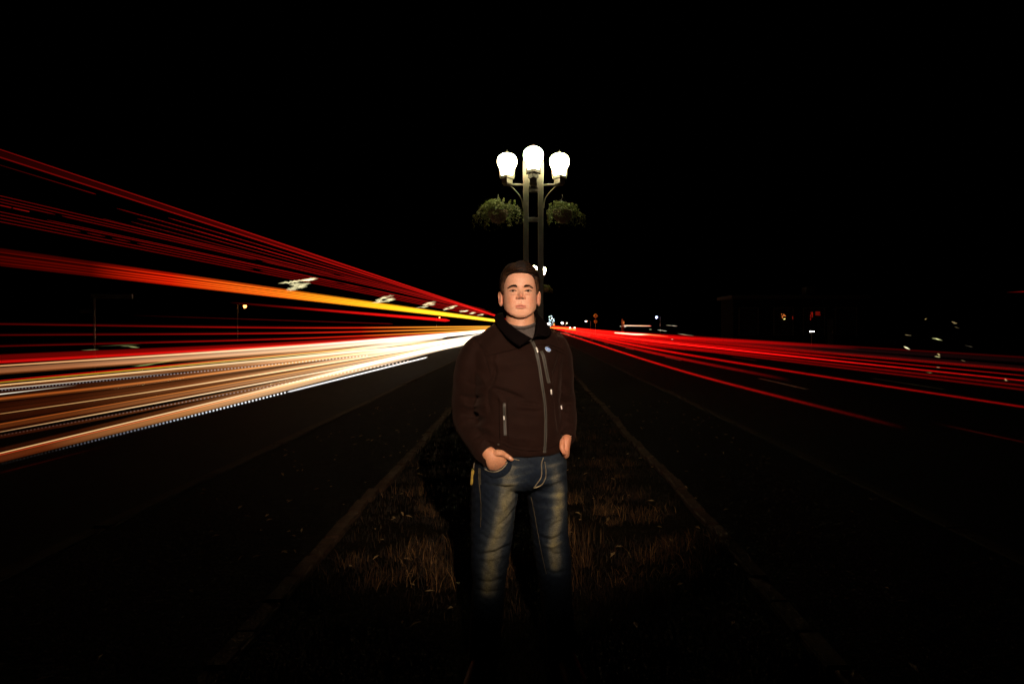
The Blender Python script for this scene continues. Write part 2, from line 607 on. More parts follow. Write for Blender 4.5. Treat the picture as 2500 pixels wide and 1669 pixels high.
R2 = ((0, (.10, .004, .003)), (.4, (.20, .008, .005)), (.8, (.5, .016, .011)), (1, (.6, .025, .017)))
R0 = ((0, (.012, .0004, .0002)), (.4, (.022, .0006, .0003)), (.8, (.06, .002, .001)), (1, (.1, .003, .002)))
YEL = ((0, (.035, .002, .0)), (.28, (.09, .005, .0)), (.42, (.8, .07, .01)), (.6, (1.1, .24, .01)), (.8, (1.2, .6, .01)), (1, (1.2, .7, .03)))
YELD = ((0, (.018, .0008, .0)), (.28, (.05, .002, .0)), (.42, (.38, .018, .0)), (.6, (.6, .08, .005)), (.8, (.8, .32, .01)), (1, (.9, .45, .02)))
PEACH = ((0, (.20, .066, .022)), (.25, (.34, .13, .052)), (.45, (.62, .31, .15)), (.65, (.85, .55, .33)), (.82, (1.1, .9, .7)), (1, (1.2, 1., .8)))
BRN = ((0, (.05, .010, .002)), (.25, (.11, .026, .005)), (.45, (.27, .095, .028)), (.65, (.5, .25, .11)), (.85, (.8, .55, .34)), (1, (.9, .7, .5)))
DBRN = ((0, (.012, .0018, .0004)), (.25, (.03, .005, .001)), (.45, (.10, .026, .006)), (.65, (.22, .09, .03)), (.85, (.5, .3, .16)), (1, (.7, .5, .34)))
CREAM = ((0, (.8, .42, .15)), (.3, (.95, .58, .25)), (.6, (1.1, .78, .44)), (.85, (1.4, 1.2, .9)), (1, (1.4, 1.2, .9)))
ORG = ((0, (.2, .035, .004)), (.3, (.34, .075, .011)), (.5, (.6, .19, .035)), (.7, (.9, .45, .13)), (1, (1.2, .9, .5)))
EY = ((0, (.04, .0012, .0006)), (.35, (.11, .003, .002)), (.6, (.38, .012, .006)), (.75, (.8, .06, .012)), (.88, (1.1, .42, .03)), (1, (1.2, .6, .06)))

LG = 'streaks of light along the left carriageway'
# the tall vehicle: roof lines, marker lines, amber band
trail('topmost red trail rising to the upper left edge, two lines with dim red between', LG, -6.0, ST(
    dict(pts=[(0, 365, 2.4), (1205, 768, 3)], stops=R2, soft=False),
    dict(pts=[(0, 384, 3.6), (1205, 770, 3)], stops=R2),
    dict(pts=[(0, 379, 12), (1205, 769, 6)], stops=R0, streak=.8),
    dict(pts=[(0, 371, 8), (1205, 769, 5)], stops=R0, streak=.5)))
trail('short faint red line just under the topmost red trail at the left edge', LG, -6.0, ST(
    dict(pts=[(0, 403, 2), (230, 473, 2)], span=(-170, 235), stops=R0, soft=False)))
sl = []
for i, (ya, yb, g, sp) in enumerate([(478, 736, 1, (-170, 1200)), (486, 739, 0, (-170, 1200)), (493, 742, 2, (-170, 1190)), (501, 745, 1, (-170, 75)),
                                     (517, 748, 2, (-170, 1190)), (525, 751, 3, (-170, 1190)), (533, 754, 2, (-170, 1180)), (541, 757, 0, (-170, 1180))]):
    sl.append(dict(pts=[(0, ya, 1.9), (1100, yb, 1.4)], span=sp, stops=((0, (.075, .003, .002)), (.4, (.13, .005, .003)), (.8, (.22, .008, .006)), (1, (.28, .013, .009))), soft=False, gaps=g, n=90))
trail('fan of thin red parallel lines entering low between the two upper red trails', LG, -6.05, sl)
sl = []
for i, (xa, ya, xb, yb, x0, c) in enumerate([(290, 510, 1100, 739, 285, .30), (340, 535, 1100, 743, 335, .26), (415, 533, 1100, 737, 410, .35), (255, 535, 700, 650, 250, .2),
                                             (120, 538, 1100, 748, 115, .25), (480, 563, 1100, 742, 470, .3), (330, 544, 1100, 746, 320, .2)]):
    sl.append(dict(pts=[(xa, ya, 1.8), (xb, yb, 1.3)], span=(x0, xb + 90), stops=((0, (c * .3, .003, .002)), (.3, (c * .6, .007, .005)), (1, (c * .7, .01, .008))), soft=False, n=50))
trail('short thin red lines starting partway below the topmost red trail', LG, -6.1, sl)
sl = []
for i, (ya, yb, ta, tb, st, k) in enumerate([(612, 776.5, 14, 4, YELD, .5), (628, 778.5, 16, 5, YELD, .6), (642, 780.5, 16, 5, YELD, .6), (616, 777, 3, 2.2, YEL, 0), (626, 778, 3, 2.2, YEL, 0),
                                             (634, 779, 2.4, 2, YEL, 0), (642, 780, 2.4, 2, YEL, 0), (648, 781, 2.4, 2, YELD, 0)]):
    sl.append(dict(pts=[(0, ya, ta), (1180, yb, tb)], span=(-170, 1232), stops=st, streak=k))
trail('broad amber trail turning from dark red to bright yellow toward the man', LG, -6.2, sl)
trail('short bright red trail under the yellow end of the amber band', LG, -7.0, ST(
    dict(pts=[(680, 748, 5), (1095, 782, 8)], span=(560, 1098), stops=((0, (.0, .0, .0)), (.25, (.12, .004, .002)), (.5, (.6, .015, .01)), (.9, (1.3, .03, .02)), (1, (.9, .02, .02))))))
for lab, ya, yb, yc in (('upper of three thin level red lines across the left side', 791, 800, 797), ('middle of three thin level red lines across the left side', 818, 813, 801), ('lower of three thin level red lines across the left side', 845, 827, 805)):
    trail(lab, LG, -12.0, ST(dict(pts=[(0, ya, 2.6), (700, yb, 3.4), (1190, yc, 3.6)], stops=EY, span=(-170, 1230)),
                             dict(pts=[(0, ya - 1, 7), (700, yb - 1, 7), (1190, yc, 5)], stops=R0, streak=.6)))
trail('dim level red line beside the left signpost above the others', LG, -12.5, ST(
    dict(pts=[(330, 770, 2), (700, 782, 2.4)], span=(320, 960), stops=((0, (.0, .0, .0)), (.5, (.05, .002, .001)), (1, (.1, .004, .003))))))
# low lamps
trail('wide deep red trail lying directly above the uppermost peach trail', LG, -11.0, ST(
    dict(pts=[(0, 873, 17), (700, 838, 8), (1200, 804, 3)], stops=((0, (.08, .002, .001)), (.5, (.2, .005, .003)), (1, (.5, .02, .01))), streak=.7),
    dict(pts=[(0, 883, 8), (700, 843, 6), (1200, 806, 3)], stops=((0, (.42, .008, .006)), (.4, (.7, .014, .01)), (.7, (1., .04, .02)), (1, (1.4, .3, .1))), streak=.5)))
trail('uppermost thin peach trail beneath the deep red one', LG, -10.6, ST(
    dict(pts=[(0, 892.5, 5), (700, 847, 8), (1200, 806, 6)], stops=PEACH, streak=.4),
    dict(pts=[(0, 893, 2), (700, 847, 3), (1200, 806, 3)], stops=CREAM)))
trail('thick soft peach trail above the black wedge at the left edge', LG, -10.0, ST(
    dict(pts=[(0, 904, 15), (700, 854, 10), (1200, 808, 5)], stops=PEACH, streak=.35),
    dict(pts=[(0, 909, 12), (700, 858, 8), (1200, 809, 4)], stops=BRN, streak=.5)))
trail('thin red and yellow trail with a cream core below the black wedge', LG, -7.8, ST(
    dict(pts=[(0, 929, 2.4), (700, 865, 2.4)], stops=((0, (.5, .01, .008)), (.4, (.8, .03, .01)), (.7, (1.3, .5, .1)), (1, (1.1, .8, .4)))),
    dict(pts=[(0, 933, 2), (700, 868, 3)], stops=((0, (.6, .28, .02)), (.4, (.9, .5, .04)), (1, (1.2, 1, .5)))),
    dict(pts=[(0, 940, 4.4), (700, 874, 6)], stops=CREAM),
    dict(pts=[(0, 944, 9), (700, 880, 8)], stops=BRN, streak=.5)))
trail('fine white line with a dotted grey fringe under the cream core', LG, -7.4, ST(
    dict(pts=[(0, 949, 2.2), (700, 884, 2)], span=(-170, 420), stops=((0, (1., .85, .65)), (.6, (.8, .62, .45)), (1, (.1, .05, .03)))),
    dict(pts=[(0, 953, 4), (700, 886.5, 4)], span=(-170, 900), stops=((0, (.14, .11, .11)), (.5, (.22, .2, .22)), (1, (.8, .7, .6))), dots=(2, 2), n=520)))
trail('short white line with tapering end over the tan band at the left edge', LG, -7.2, ST(
    dict(pts=[(0, 962, 3), (170, 942, 2)], span=(-170, 190), stops=((0, (1.2, 1.1, .9)), (.5, (1., .9, .7)), (1, (.02, .02, .01))))))
trail('soft tan band with brown streaks through the middle of the left trails', LG, -6.8, ST(
    dict(pts=[(0, 974, 13), (400, 928, 9), (1100, 834, 4.5)], stops=BRN, streak=.5),
    dict(pts=[(0, 973, 6), (400, 927, 4), (1100, 833, 5)], stops=ORG),
    dict(pts=[(0, 960, 16), (400, 920, 12), (1100, 830, 4.5)], stops=DBRN, streak=.9),
    dict(pts=[(0, 993, 24), (400, 941, 16), (1100, 838, 4.5)], stops=DBRN, streak=1.)))
trail('thin tan line with dim brown haze in the middle of the left trails', LG, -6.0, ST(
    dict(pts=[(0, 1010, 2), (400, 951, 3), (1100, 839, 3.5)], stops=((0, (.3, .12, .03)), (.35, (.75, .42, .16)), (.6, (1.5, 1, .5)), (1, (1.3, 1.1, .8)))),
    dict(pts=[(0, 1003, 14), (400, 946, 8), (1100, 838, 3.5)], stops=DBRN, streak=.9),
    dict(pts=[(0, 1020, 20), (400, 957, 12), (1100, 841, 4)], stops=DBRN, streak=1.)))
trail('orange band above the dotted brown line in the left trails', LG, -5.4, ST(
    dict(pts=[(0, 1039, 14), (400, 969, 12), (1100, 844, 4.5)], stops=BRN, streak=.6),
    dict(pts=[(0, 1035, 2.4), (400, 964, 2.6), (1100, 842, 4)], stops=ORG),
    dict(pts=[(0, 1047, 14), (400, 975, 10), (1100, 846, 3.5)], stops=DBRN, streak=.8),
    dict(pts=[(0, 1054, 2), (400, 980, 3), (1100, 848, 4)], stops=((0, (.16, .03, .006)), (.3, (.9, .55, .25)), (.6, (1.4, 1, .6)), (1, (1.3, 1.1, .8))))))
trail('dotted brown line beside the black gap low in the left trails', LG, -5.0, ST(
    dict(pts=[(0, 1063, 4), (400, 990, 4)], span=(-170, 1000), stops=((0, (.03, .008, .003)), (.35, (.10, .06, .05)), (.7, (.35, .28, .26)), (1, (1.2, .9, .7))), dots=(2, 2), n=520),
    dict(pts=[(0, 1066, 10), (400, 991, 6), (1036, 858, 7)], span=(-170, 1038), stops=DBRN, streak=.8)))
trail('lowest bright cream line in its brown band across the left side', LG, -4.2, ST(
    dict(pts=[(0, 1106, 3), (600, 962, 4), (1117, 836, 7)], stops=CREAM, span=(-170, 1225)),
    dict(pts=[(0, 1110, 2.4), (600, 966, 2.6), (1117, 838, 3)], stops=((0, (.4, .03, .008)), (.4, (.6, .08, .02)), (.7, (1.3, .6, .2)), (1, (1.1, .8, .5)))),
    dict(pts=[(0, 1099, 14), (600, 957, 12), (1117, 835, 7)], stops=DBRN, streak=.6),
    dict(pts=[(0, 1119, 20), (600, 971, 16), (1117, 841, 8)], stops=((0, (.05, .009, .003)), (.2, (.11, .02, .004)), (.45, (.5, .2, .06)), (.7, (.9, .55, .28)), (1, (1.2, .95, .7))), streak=.35)))
trail('dotted white line edging the lowest left trail, ending in open dark ground', LG, -3.9, ST(
    dict(pts=[(0, 1133, 5), (600, 982, 5), (1042, 872, 3)], span=(-170, 700), stops=((0, (.0, .0, .0)), (.35, (.012, .012, .012)), (.6, (.18, .19, .22)), (.8, (.8, .85, .9)), (1, (1.2, 1.2, 1.2))), dots=(2, 2), n=400, soft=False),
    dict(pts=[(0, 1133, 4), (600, 982, 4), (1042, 872, 3)], span=(702, 1043), stops=((0, (.9, .9, .9)), (.4, (1.3, 1.3, 1.3)), (1, (1.6, 1.5, 1.4))), soft=False)))
trail('very faint red line under the lowest left trail', LG, -3.75, ST(
    dict(pts=[(0, 1154, 2.4), (250, 1090, 2.)], span=(-170, 300), stops=((0, (.03, .001, .0)), (.6, (.025, .001, .0)), (1, (.0, .0, .0))))))
# white rounded ends close to the man's shoulder
for lab, pts, sp, X in (('broad white trail reaching behind the upper arm, just over the lowest one', [(500, 935, 10), (1130, 826, 10)], (300, 1225), -5.2),
                        ('white trail with rounded end beside the sleeve', [(600, 892, 12), (1087, 821, 10)], (400, 1090), -7.0),
                        ('short white trail with rounded end just above the lowest cream line', [(620, 955, 8), (1037, 857, 9)], (420, 1039), -4.6),
                        ('white trail high in the bundle, ending near the collar', [(640, 868, 10), (1150, 812, 8)], (420, 1226), -9.4)):
    trail(lab, LG, X, ST(dict(pts=pts, span=sp, stops=((0, (.0, .0, .0)), (.3, (.12, .05, .018)), (.6, (.6, .36, .2)), (.9, (1.3, 1.1, .85)), (1, (1.3, 1.1, .85))), streak=.2)))

RG = 'red streaks of light along the right carriageway'
def rs(c, far=1.0):     # u: 0 = far end, 1 = near end
    return ((0, (.8 * far, .016 * far, .01 * far)), (.12, (.62 * far, .006 * far, .005 * far)), (.26, (.28 * far, .002, .002)), (.5, (c * .7, .002, .002)), (1, (c * .34, .001, .001)))
trail('faint topmost red trail of the right road', RG, 11.0, ST(
    dict(pts=[(2500, 872, 5), (1600, 816, 4), (1350, 797.5, 4)], stops=rs(.07, .8), streak=.4),
    dict(pts=[(2500, 880, 12), (1600, 821, 5), (1350, 798, 4)], stops=rs(.012, .6), streak=.9)))
trail('broad red trail second from the top of the right road', RG, 8.6, ST(
    dict(pts=[(2500, 903, 7), (1600, 824, 6), (1350, 798, 4)], stops=rs(.26, 1.), streak=.3),
    dict(pts=[(2500, 897, 10), (1600, 821, 5), (1350, 798, 4)], stops=rs(.02, .8), streak=.9)))
trail('hairline red trail crossing the pale dashes at far right', RG, 7.8, ST(
    dict(pts=[(2500, 916.5, 2.6), (1600, 829, 4), (1350, 798.5, 3)], stops=rs(.42, .9))))
trail('brightest thin red trail in the middle of the right bundle', RG, 7.2, ST(
    dict(pts=[(2500, 929, 2.6), (1600, 833, 5), (1350, 799, 3)], stops=((0, (1.4, .1, .04)), (.3, (1.3, .02, .02)), (.6, (.5, .006, .006)), (1, (.34, .005, .005)))),
    dict(pts=[(2500, 929, 6), (1600, 834, 4), (1350, 799, 3)], stops=rs(.08, .7), streak=.5)))
trail('red trail just under the brightest thin one on the right', RG, 6.6, ST(
    dict(pts=[(2500, 941, 6), (1600, 838, 4), (1350, 799.5, 3)], stops=rs(.2, .9), streak=.3)))
trail('dull red trail at the lower side of the right bundle', RG, 6.2, ST(
    dict(pts=[(2500, 951, 6), (1600, 841, 4), (1350, 800, 3)], stops=rs(.15, .8), streak=.4)))
trail('thick lone red trail reaching the right edge below the bundle', RG, 4.7, ST(
    dict(pts=[(2500, 993, 6.5), (2000, 917, 6), (1600, 852, 6), (1355, 801, 4)], stops=rs(.2, .9), streak=.2),
    dict(pts=[(2500, 993, 3), (2000, 917, 3), (1600, 852, 4), (1355, 801, 3)], stops=rs(.2, .8))))
trail('faint red trail under the thick lone one, dying out in the dark', RG, 4.5, ST(
    dict(pts=[(1900, 922, 8), (1600, 862, 7), (1358, 803, 3)], span=(1930, 1350), stops=((0, (1., .02, .015)), (.3, (.4, .006, .005)), (.65, (.15, .003, .003)), (1, (.0, .0, .0))), streak=.7)))
trail('lowest red trail of the right road, fading over the dark ground', RG, 3.85, ST(
    dict(pts=[(2140, 1027, 9), (1700, 915, 6), (1370, 812, 3)], span=(2220, 1368), stops=((0, (.8, .016, .012)), (.25, (.5, .008, .006)), (.5, (.24, .003, .003)), (.75, (.06, .001, .001)), (1, (.0, .0, .0))))))
trail('red trail hugging the upper far side of the right bundle', RG, 10.0, ST(
    dict(pts=[(1900, 838, 7), (1600, 819, 5), (1350, 797, 5)], span=(2100, 1344), stops=((0, (1.1, .06, .02)), (.3, (.7, .01, .008)), (.6, (.4, .004, .003)), (1, (.0, .0, .0))), streak=.3)))
trail('wide red glow trail filling the far right bundle', RG, 6.9, ST(
    dict(pts=[(1900, 858, 10), (1600, 831, 12), (1352, 799, 5)], span=(2050, 1346), stops=((0, (.7, .02, .01)), (.25, (.5, .005, .004)), (.6, (.25, .002, .002)), (1, (.0, .0, .0))), streak=.7),
    dict(pts=[(1900, 870, 8), (1600, 843, 9), (1352, 800, 4)], span=(1980, 1348), stops=((0, (.6, .012, .008)), (.25, (.36, .004, .003)), (.6, (.1, .001, .001)), (1, (.0, .0, .0))), streak=.9)))
trail('peach wavering trail lying on top of the far red bundle', RG, 9.6, ST(
    dict(pts=[(1500, 812, 3), (1545, 815.5, 4.5), (1562, 816, 4), (1590, 817, 2.4), (1630, 821, 2)], span=(1500, 1632), stops=((0, (2.2, 1.5, .9)), (.5, (2.2, 1.5, .9)), (.65, (1.4, .5, .15)), (1, (.9, .05, .02))), n=80)))
trail('orange wavering trail at the far start of the right bundle', RG, 7.0, ST(
    dict(pts=[(1343, 800, 2.4), (1370, 800.5, 2.4), (1385, 802.5, 3), (1404, 804.5, 4)], span=(1342, 1406), stops=((0, (1.8, .7, .06)), (1, (1.8, .55, .03))), n=60)))
trail('level pinkish white trail beside the orange marker posts', RG, 21.0, ST(
    dict(pts=[(1519, 794.5, 2.6), (1590, 795.5, 2.6)], span=(1518, 1590), stops=((0, (.9, .06, .03)), (.08, (1.8, 1.1, .7)), (.7, (1.6, .8, .42)), (.92, (1.2, .5, .3)), (1, (.8, .02, .05))), n=40)))
trail('faint red line low at the right side, close to the near kerb', RG, 4.2, ST(
    dict(pts=[(2280, 1032, 3), (2490, 1077, 3)], span=(2600, 2270), stops=((0, (.0, .0, .0)), (.3, (.03, .002, .001)), (1, (.03, .002, .001))))))
trail('short red smear at the right edge above the roadway', RG, 15.0, ST(
    dict(pts=[(2470, 713, 2), (2520, 711, 4)], span=(2640, 2455), stops=((0, (.0, .0, .0)), (.5, (.25, .01, .006)), (1, (.4, .01, .008))))))

# pale blurred glints: a row above the amber band on the left and loose dashes on the right
def glint(label, group, X, px, py, w, h, slope, col, k=5, seed=0, cat='light trail'):
    r = random.Random(seed)
    Y = FP * X / (px - VX)
    root = empty('pale_light', P(px, py, Y), label, cat, group)
    for i in range(k):
        cx = px + (r.uniform(-.33, .33) * w if k > 1 else 0)
        cy = py + (cx - px) * slope + (r.uniform(-.4, .4) * h if k > 1 else 0)
        L = w * ((r.uniform(.13, .28) if k > 8 else r.uniform(.2, .5)) if k > 1 else .5)
        c = r.uniform(.5, 1.3)
        t = h * (r.uniform(.14, .4) if k > 8 else r.uniform(.25, .55)) if k > 1 else h
        sp = [cx - L, cx + L]
        Yl = FP * X / (px - VX)
        xs = np.linspace(sp[0], sp[1], 14)
        ys = cy + (xs - cx) * slope * .75 + np.array([r.gauss(0, h * .03) for _ in xs])
        W = np.stack([(xs - VX) * Yl / FP, np.full(14, Yl) + (xs - px) * .01, CH - (ys - VY) * Yl / FP], 1)
        rv = np.maximum(.5 * t * Yl / FP * np.sin(np.linspace(.15, math.pi - .15, 14)) ** .7, .002)
        cc = tuple(v * c for v in col)
        streak_mesh('streak', W, np.minimum(rv, .05), rv, np.linspace(0, 1, 14), trail_mat(((0, tuple(v * .1 for v in cc)), (.3, cc), (.7, cc), (1, tuple(v * .1 for v in cc))), .5, seed + i), root, 8)
    return root

GG = 'row of pale flickers above the amber trail'
PALE = (.75, .66, .36)
rank = ['largest, leftmost', 'second from the left', 'third from the left', 'fourth from the left', 'fifth from the left', 'sixth from the left', 'smallest, nearest the shoulder']
for i, (px, py, w, h) in enumerate([(740, 692, 84, 24), (942, 730, 60, 15), (1041, 744, 48, 10), (1098, 752, 36, 7.5), (1132, 759, 30, 6), (1153, 764.5, 24, 4.5), (1172, 769, 22, 4)]):
    glint('pale yellow blurred light in the row above the amber trail, ' + rank[i], GG, -9.0, px, py, w, h, -.24, PALE, 11, 40 + i)
RGG = 'pale dashes scattered right of the road'
for i, (lab, px, py, w, h, s, c, k) in enumerate([
        ('brightest pale dash at far right, just above the red bundle', 2216, 850, 28, 6, .35, (.9, .85, .45), 3),
        ('longest greenish dash at far right, right of the brightest one', 2286, 828, 44, 6, .2, (.4, .42, .17), 5),
        ('thin tan dash at far right, left of the longest greenish dash', 2218, 818, 34, 3, .11, (.35, .28, .12), 2),
        ('highest long tan dash at far right', 2327, 787, 34, 4, .1, (.3, .22, .1), 3),
        ('dim tan dash below the highest long one at far right', 2333, 798, 34, 3, .13, (.12, .09, .04), 2),
        ('tiny tan glint alone, uppermost at far right', 2260, 778, 8, 3, .1, (.5, .35, .15), 2),
        ('yellow dash touching the top of the red bundle at far right', 2291, 865, 26, 4, .1, (.8, .6, .25), 2),
        ('greenish dash under the yellow one in the red bundle', 2290, 871, 30, 5, .18, (.4, .38, .16), 3),
        ('dim brown dash right of the longest greenish one', 2368, 845, 48, 3, .16, (.08, .07, .04), 2),
        ('small olive curl between the thin red trails at far right', 2290, 896, 20, 4, .05, (.3, .3, .14), 2),
        ('long thin green dash under the hairline red trail', 2279, 911, 76, 2.4, .18, (.16, .16, .05), 1),
        ('small tan curl at the right edge inside the red bundle', 2455, 926, 26, 6, .45, (.4, .25, .12), 3),
        ('dim brown curl crossing the upper red trail at far right', 2352, 880, 40, 4, .25, (.1, .07, .03), 2),
        ('white dash high above the start of the red bundle', 1640, 794, 22, 2.6, .1, (.9, .8, .5), 2),
        ('dotted pale dash under the blue white lamp', 1616, 807, 22, 2.4, .12, (.7, .65, .45), 3),
        ('long pale dash lying close above the red bundle', 1676, 817, 42, 2.4, .18, (.4, .36, .2), 3),
        ('small white dash under the orange marker posts', 1526, 797.6, 7, 2.2, .1, (.9, .85, .6), 1),
        ('short white dash left of the orange marker posts', 1515, 796.2, 5, 2, .1, (.9, .85, .6), 1),
        ('tiny pale dash under the level pinkish trail', 1588, 804, 8, 2, .2, (.4, .36, .2), 1),
        ('small white dash on the lower side of the red bundle', 1764, 857, 12, 2.4, .4, (1., .9, .7), 1),
        ('white speck in the red bundle, upper one', 1641, 828, 6, 2.2, .1, (1., .8, .6), 1),
        ('white speck in the red bundle, lower one', 1630, 832, 6, 2.2, .1, (1., .8, .6), 1)]):
    glint(lab, RGG, 14.0 if px > 2000 else 17.0, px, py, w, h, s, c, k, 100 + i)
LGG = 'greenish dashes among the left trails'
for i, (lab, px, py, w, h, s, c, k) in enumerate([
        ('bright green dash above the deep red trail on the left', 318, 846, 34, 4, .08, (.5, .55, .2), 3),
        ('long thin green dash left of the bright green one', 275, 843, 76, 2, -.05, (.14, .15, .05), 2),
        ('dim green dash over the deep red trail', 205, 855, 42, 2.6, -.05, (.14, .15, .06), 2),
        ('green dash slanting up in the black wedge', 375, 887, 60, 4, -.17, (.3, .35, .1), 4)]):
    glint(lab, LGG, -13.0 if i < 3 else -9.0, px, py, w, h, s, c, k, 150 + i)

# ------------------------------------------------------------------ three-headed street lamps with hanging baskets
def street_lamp(label):
    root = empty('street_lamp', (0, 0, 0), label, 'street lamp', 'lamps standing on the median')
    for s in (-1, 1):
        b = MB()
        b.box(s * .207 - .08, s * .207 + .08, -.08, .08, 0.0, 5.73, .012)
        b.box(min(s * .207, s * .287), max(s * .207, s * .287), -.078, .078, 5.72, 6.12, .01)
        b.box(s * .207 - .11, s * .207 + .11, -.11, .11, 0.0, .35, .015)
        b.obj('post', M['post_paint'], root)
        b = MB()
        b.box(s * .1 - .035, s * .1 + .035, -.07, .0, 5.38, 5.62, .012)
        b.box(s * .1 - .03, s * .1 + .03, -.09, -.07, 5.5, 5.6, .006)
        b.obj('clamp', M['post_paint'], root)
        b = MB()
        b.box(min(s * .29, s * .84), max(s * .29, s * .84), -.03, .03, 5.435, 5.485, .008)
        b.obj('arm', M['post_paint'], root)
        pts = spline([(s * .72, 0, 5.43), (s * .62, 0, 5.41), (s * .42, 0, 5.2), (s * .32, 0, 5.02), (s * .3, 0, 4.8)], 18)
        MB().tube(pts, .018, 8).obj('bracket', M['post_paint'], root, True)
    for z in (5.25, 4.42, 2.2):
        MB().box(-.13, .13, -.05, .05, z, z + .12, .01).obj('cross_bar', M['post_paint'], root)
    for x, yl, zb, nm in ((-.735, 0, 5.52, 'lantern'), (.735, 0, 5.52, 'lantern'), (0.0, -.42, 5.57, 'lantern')):
        b = MB()
        b.lathe([(.10, zb - .06), (.15, zb - .03), (.155, zb + .09), (.2, zb + .11), (.2, zb + .18), (.17, zb + .2)], (x, yl), 4, 0)
        if x == 0:
            b.box(-.07, .07, yl - .07, -.052, 5.4, 5.5, .01)
            b.box(-.10, .10, yl - .1, yl + .1, 5.36, 5.53, .01)
        ln = b.obj(nm, M['post_paint'], root)
        g = MB()
        g.lathe([(.155, zb + .21), (.165, zb + .25), (.182, zb + .36), (.225, zb + .44), (.262, zb + .51), (.275, zb + .59), (.262, zb + .67), (.22, zb + .74), (.15, zb + .79), (.08, zb + .81)], (x, yl), 24)  # glass swollen past its real outline, lamp bloom built into the shape
        g.obj('glass_bloom_globe', M['lamp_glow'], ln, True)
        r = MB()
        for q in range(4):
            a = q * math.pi / 2 + math.pi / 2 * 0
            px, py = x + .2 * math.cos(a), yl + .2 * math.sin(a)
            r.tube([(px, py, zb + .14), (x + .215 * math.cos(a), yl + .215 * math.sin(a), zb + .44)], .009, 6)
        r.obj('guard_rail', M['post_paint'], ln)
        c = MB()
        c.lathe([(.085, zb + .805), (.07, zb + .84), (.02, zb + .88), (.01, zb + .92)], (x, yl), 12)
        c.obj('cap', M['dark_metal'], ln)
    return root


def basket(label, rx, rz, seed, lop):
    root = empty('hanging_basket', (0, 0, 0), label, 'hanging basket', 'flower baskets on the lamps')
    r = random.Random(seed)
    MB().lathe([(.06, -.34), (.16, -.3), (.25, -.18), (.29, -.02), (.27, 0.0)], (0, 0), 18).obj('bowl', M['coir'], root, True)
    V, F = [], []
    for i in range(2600):
        a, u = r.uniform(0, 6.283), r.random() ** .5
        rad = u * rx * (1 + .25 * math.sin(3 * a + seed))
        x, y = rad * math.cos(a), rad * math.sin(a) * .7
        top = rz * (1 - u * u) * (1 + .35 * math.sin(5 * x * lop + seed)) + lop * .12 * x
        z = top * r.uniform(.55, 1.1) - .42 * u ** 2 * rz - (r.random() ** 2 * .38 * u if u > .7 else 0)
        s = r.uniform(.014, .03)
        d = Vector((r.gauss(0, 1), r.gauss(0, 1), r.gauss(.6, .8))).normalized()
        t = d.orthogonal().normalized()
        w = d.cross(t)
        c = Vector((x, y, z))
        n = len(V)
        V += [c - t * s, c + w * s * .6, c + t * s, c - w * s * .6]
        F += [(n, n + 1, n + 2), (n, n + 2, n + 3)]
    for i in range(44):                                    # leafy shoots standing proud of the crown
        a, u = r.uniform(0, 6.283), r.random() ** .5
        x, y = u * rx * .9 * math.cos(a), u * rx * .6 * math.sin(a)
        z0 = rz * (1 - u * u) * .9 + lop * .12 * x
        hgt = r.uniform(.08, .2)
        for j in range(26):
            f = r.random()
            c = Vector((x + r.gauss(0, .022), y + r.gauss(0, .022), z0 + f * hgt))
            s = r.uniform(.010, .022)
            d = Vector((r.gauss(0, 1), r.gauss(0, 1), r.gauss(.5, .8))).normalized()
            t = d.orthogonal().normalized(); w = d.cross(t)
            n = len(V)
            V += [c - t * s, c + w * s * .6, c + t * s, c - w * s * .6]
            F += [(n, n + 1, n + 2), (n, n + 2, n + 3)]
    fo = obj('foliage', V, F, M['leaf'], root)
    fo['kind'] = 'stuff'
    h = MB()
    for q in range(3):
        a = q * 2.094
        h.tube([(.27 * math.cos(a), .27 * math.sin(a), 0), (0, 0, .42)], .004, 5)
    h.tube([(0, 0, .42), (0, 0, .47)], .01, 6)
    h.obj('hanger', M['dark_metal'], root)
    return root


def copy_tree(o, parent=None):
    c = o.copy()
    COL.objects.link(c)
    c.parent = parent
    for ch in o.children:
        copy_tree(ch, c)
    return c


LX, LY = .138, 16.0
lamp = street_lamp('tall three-headed street lamp above the man with its lanterns blazing')
lamp.location = (LX, LY, 0)
bl = basket('large leafy hanging basket left of the tall lamp posts', .64, .27, 3, 1.0)
bl.location = (LX - .98, LY - .1, 4.70)
br = basket('smaller leafy hanging basket right of the tall lamp posts', .52, .18, 8, -1.0)
br.location = (LX + .82, LY - .1, 4.70)
l2 = copy_tree(lamp)
l2.location = (.44, 46.8, 0)
l2['label'] = 'distant lamp on the median, shining beside the hair of the man'
b2 = copy_tree(br)
b2.location = (.47 + .9, 46.7, 4.62)
b2['label'] = 'tiny distant hanging basket just right of the ear of the man'

# ------------------------------------------------------------------ roadside things far behind
def post_lamp(label, px, py, Y, mat, size, arm=0.8, dome=True):
    p = P(px, py, Y)
    s = 1 if p[0] < 0 else -1
    root = empty('lamp_post', (p[0] - s * arm, Y, -.15), label, 'lamp post')
    h = p[2] + .15
    MB().tube([(0, 0, 0), (0, 0, h + size * .9)], .08, 8).obj('pole', M['dark_metal'], root)
    MB().tube(spline([(0, 0, h + size * .8), (s * arm * .4, 0, h + size * 1.3), (s * arm, 0, h + size * 1.1)], 8), .04, 6).obj('arm', M['dark_metal'], root)
    MB().lathe([(size * .25, h + size * 1.15), (size * 1.1, h + size * .9), (size * 1.1, h + size * .82)], (s * arm, 0), 12).obj('hood', M['dark_metal'], root)
    MB().lathe([(size * .9, h + size * .8), (size, h), (size * .7, h - size * .7), (size * .2, h - size)], (s * arm, 0), 12).obj('lamp_bulb', mat, root, True)
    return root

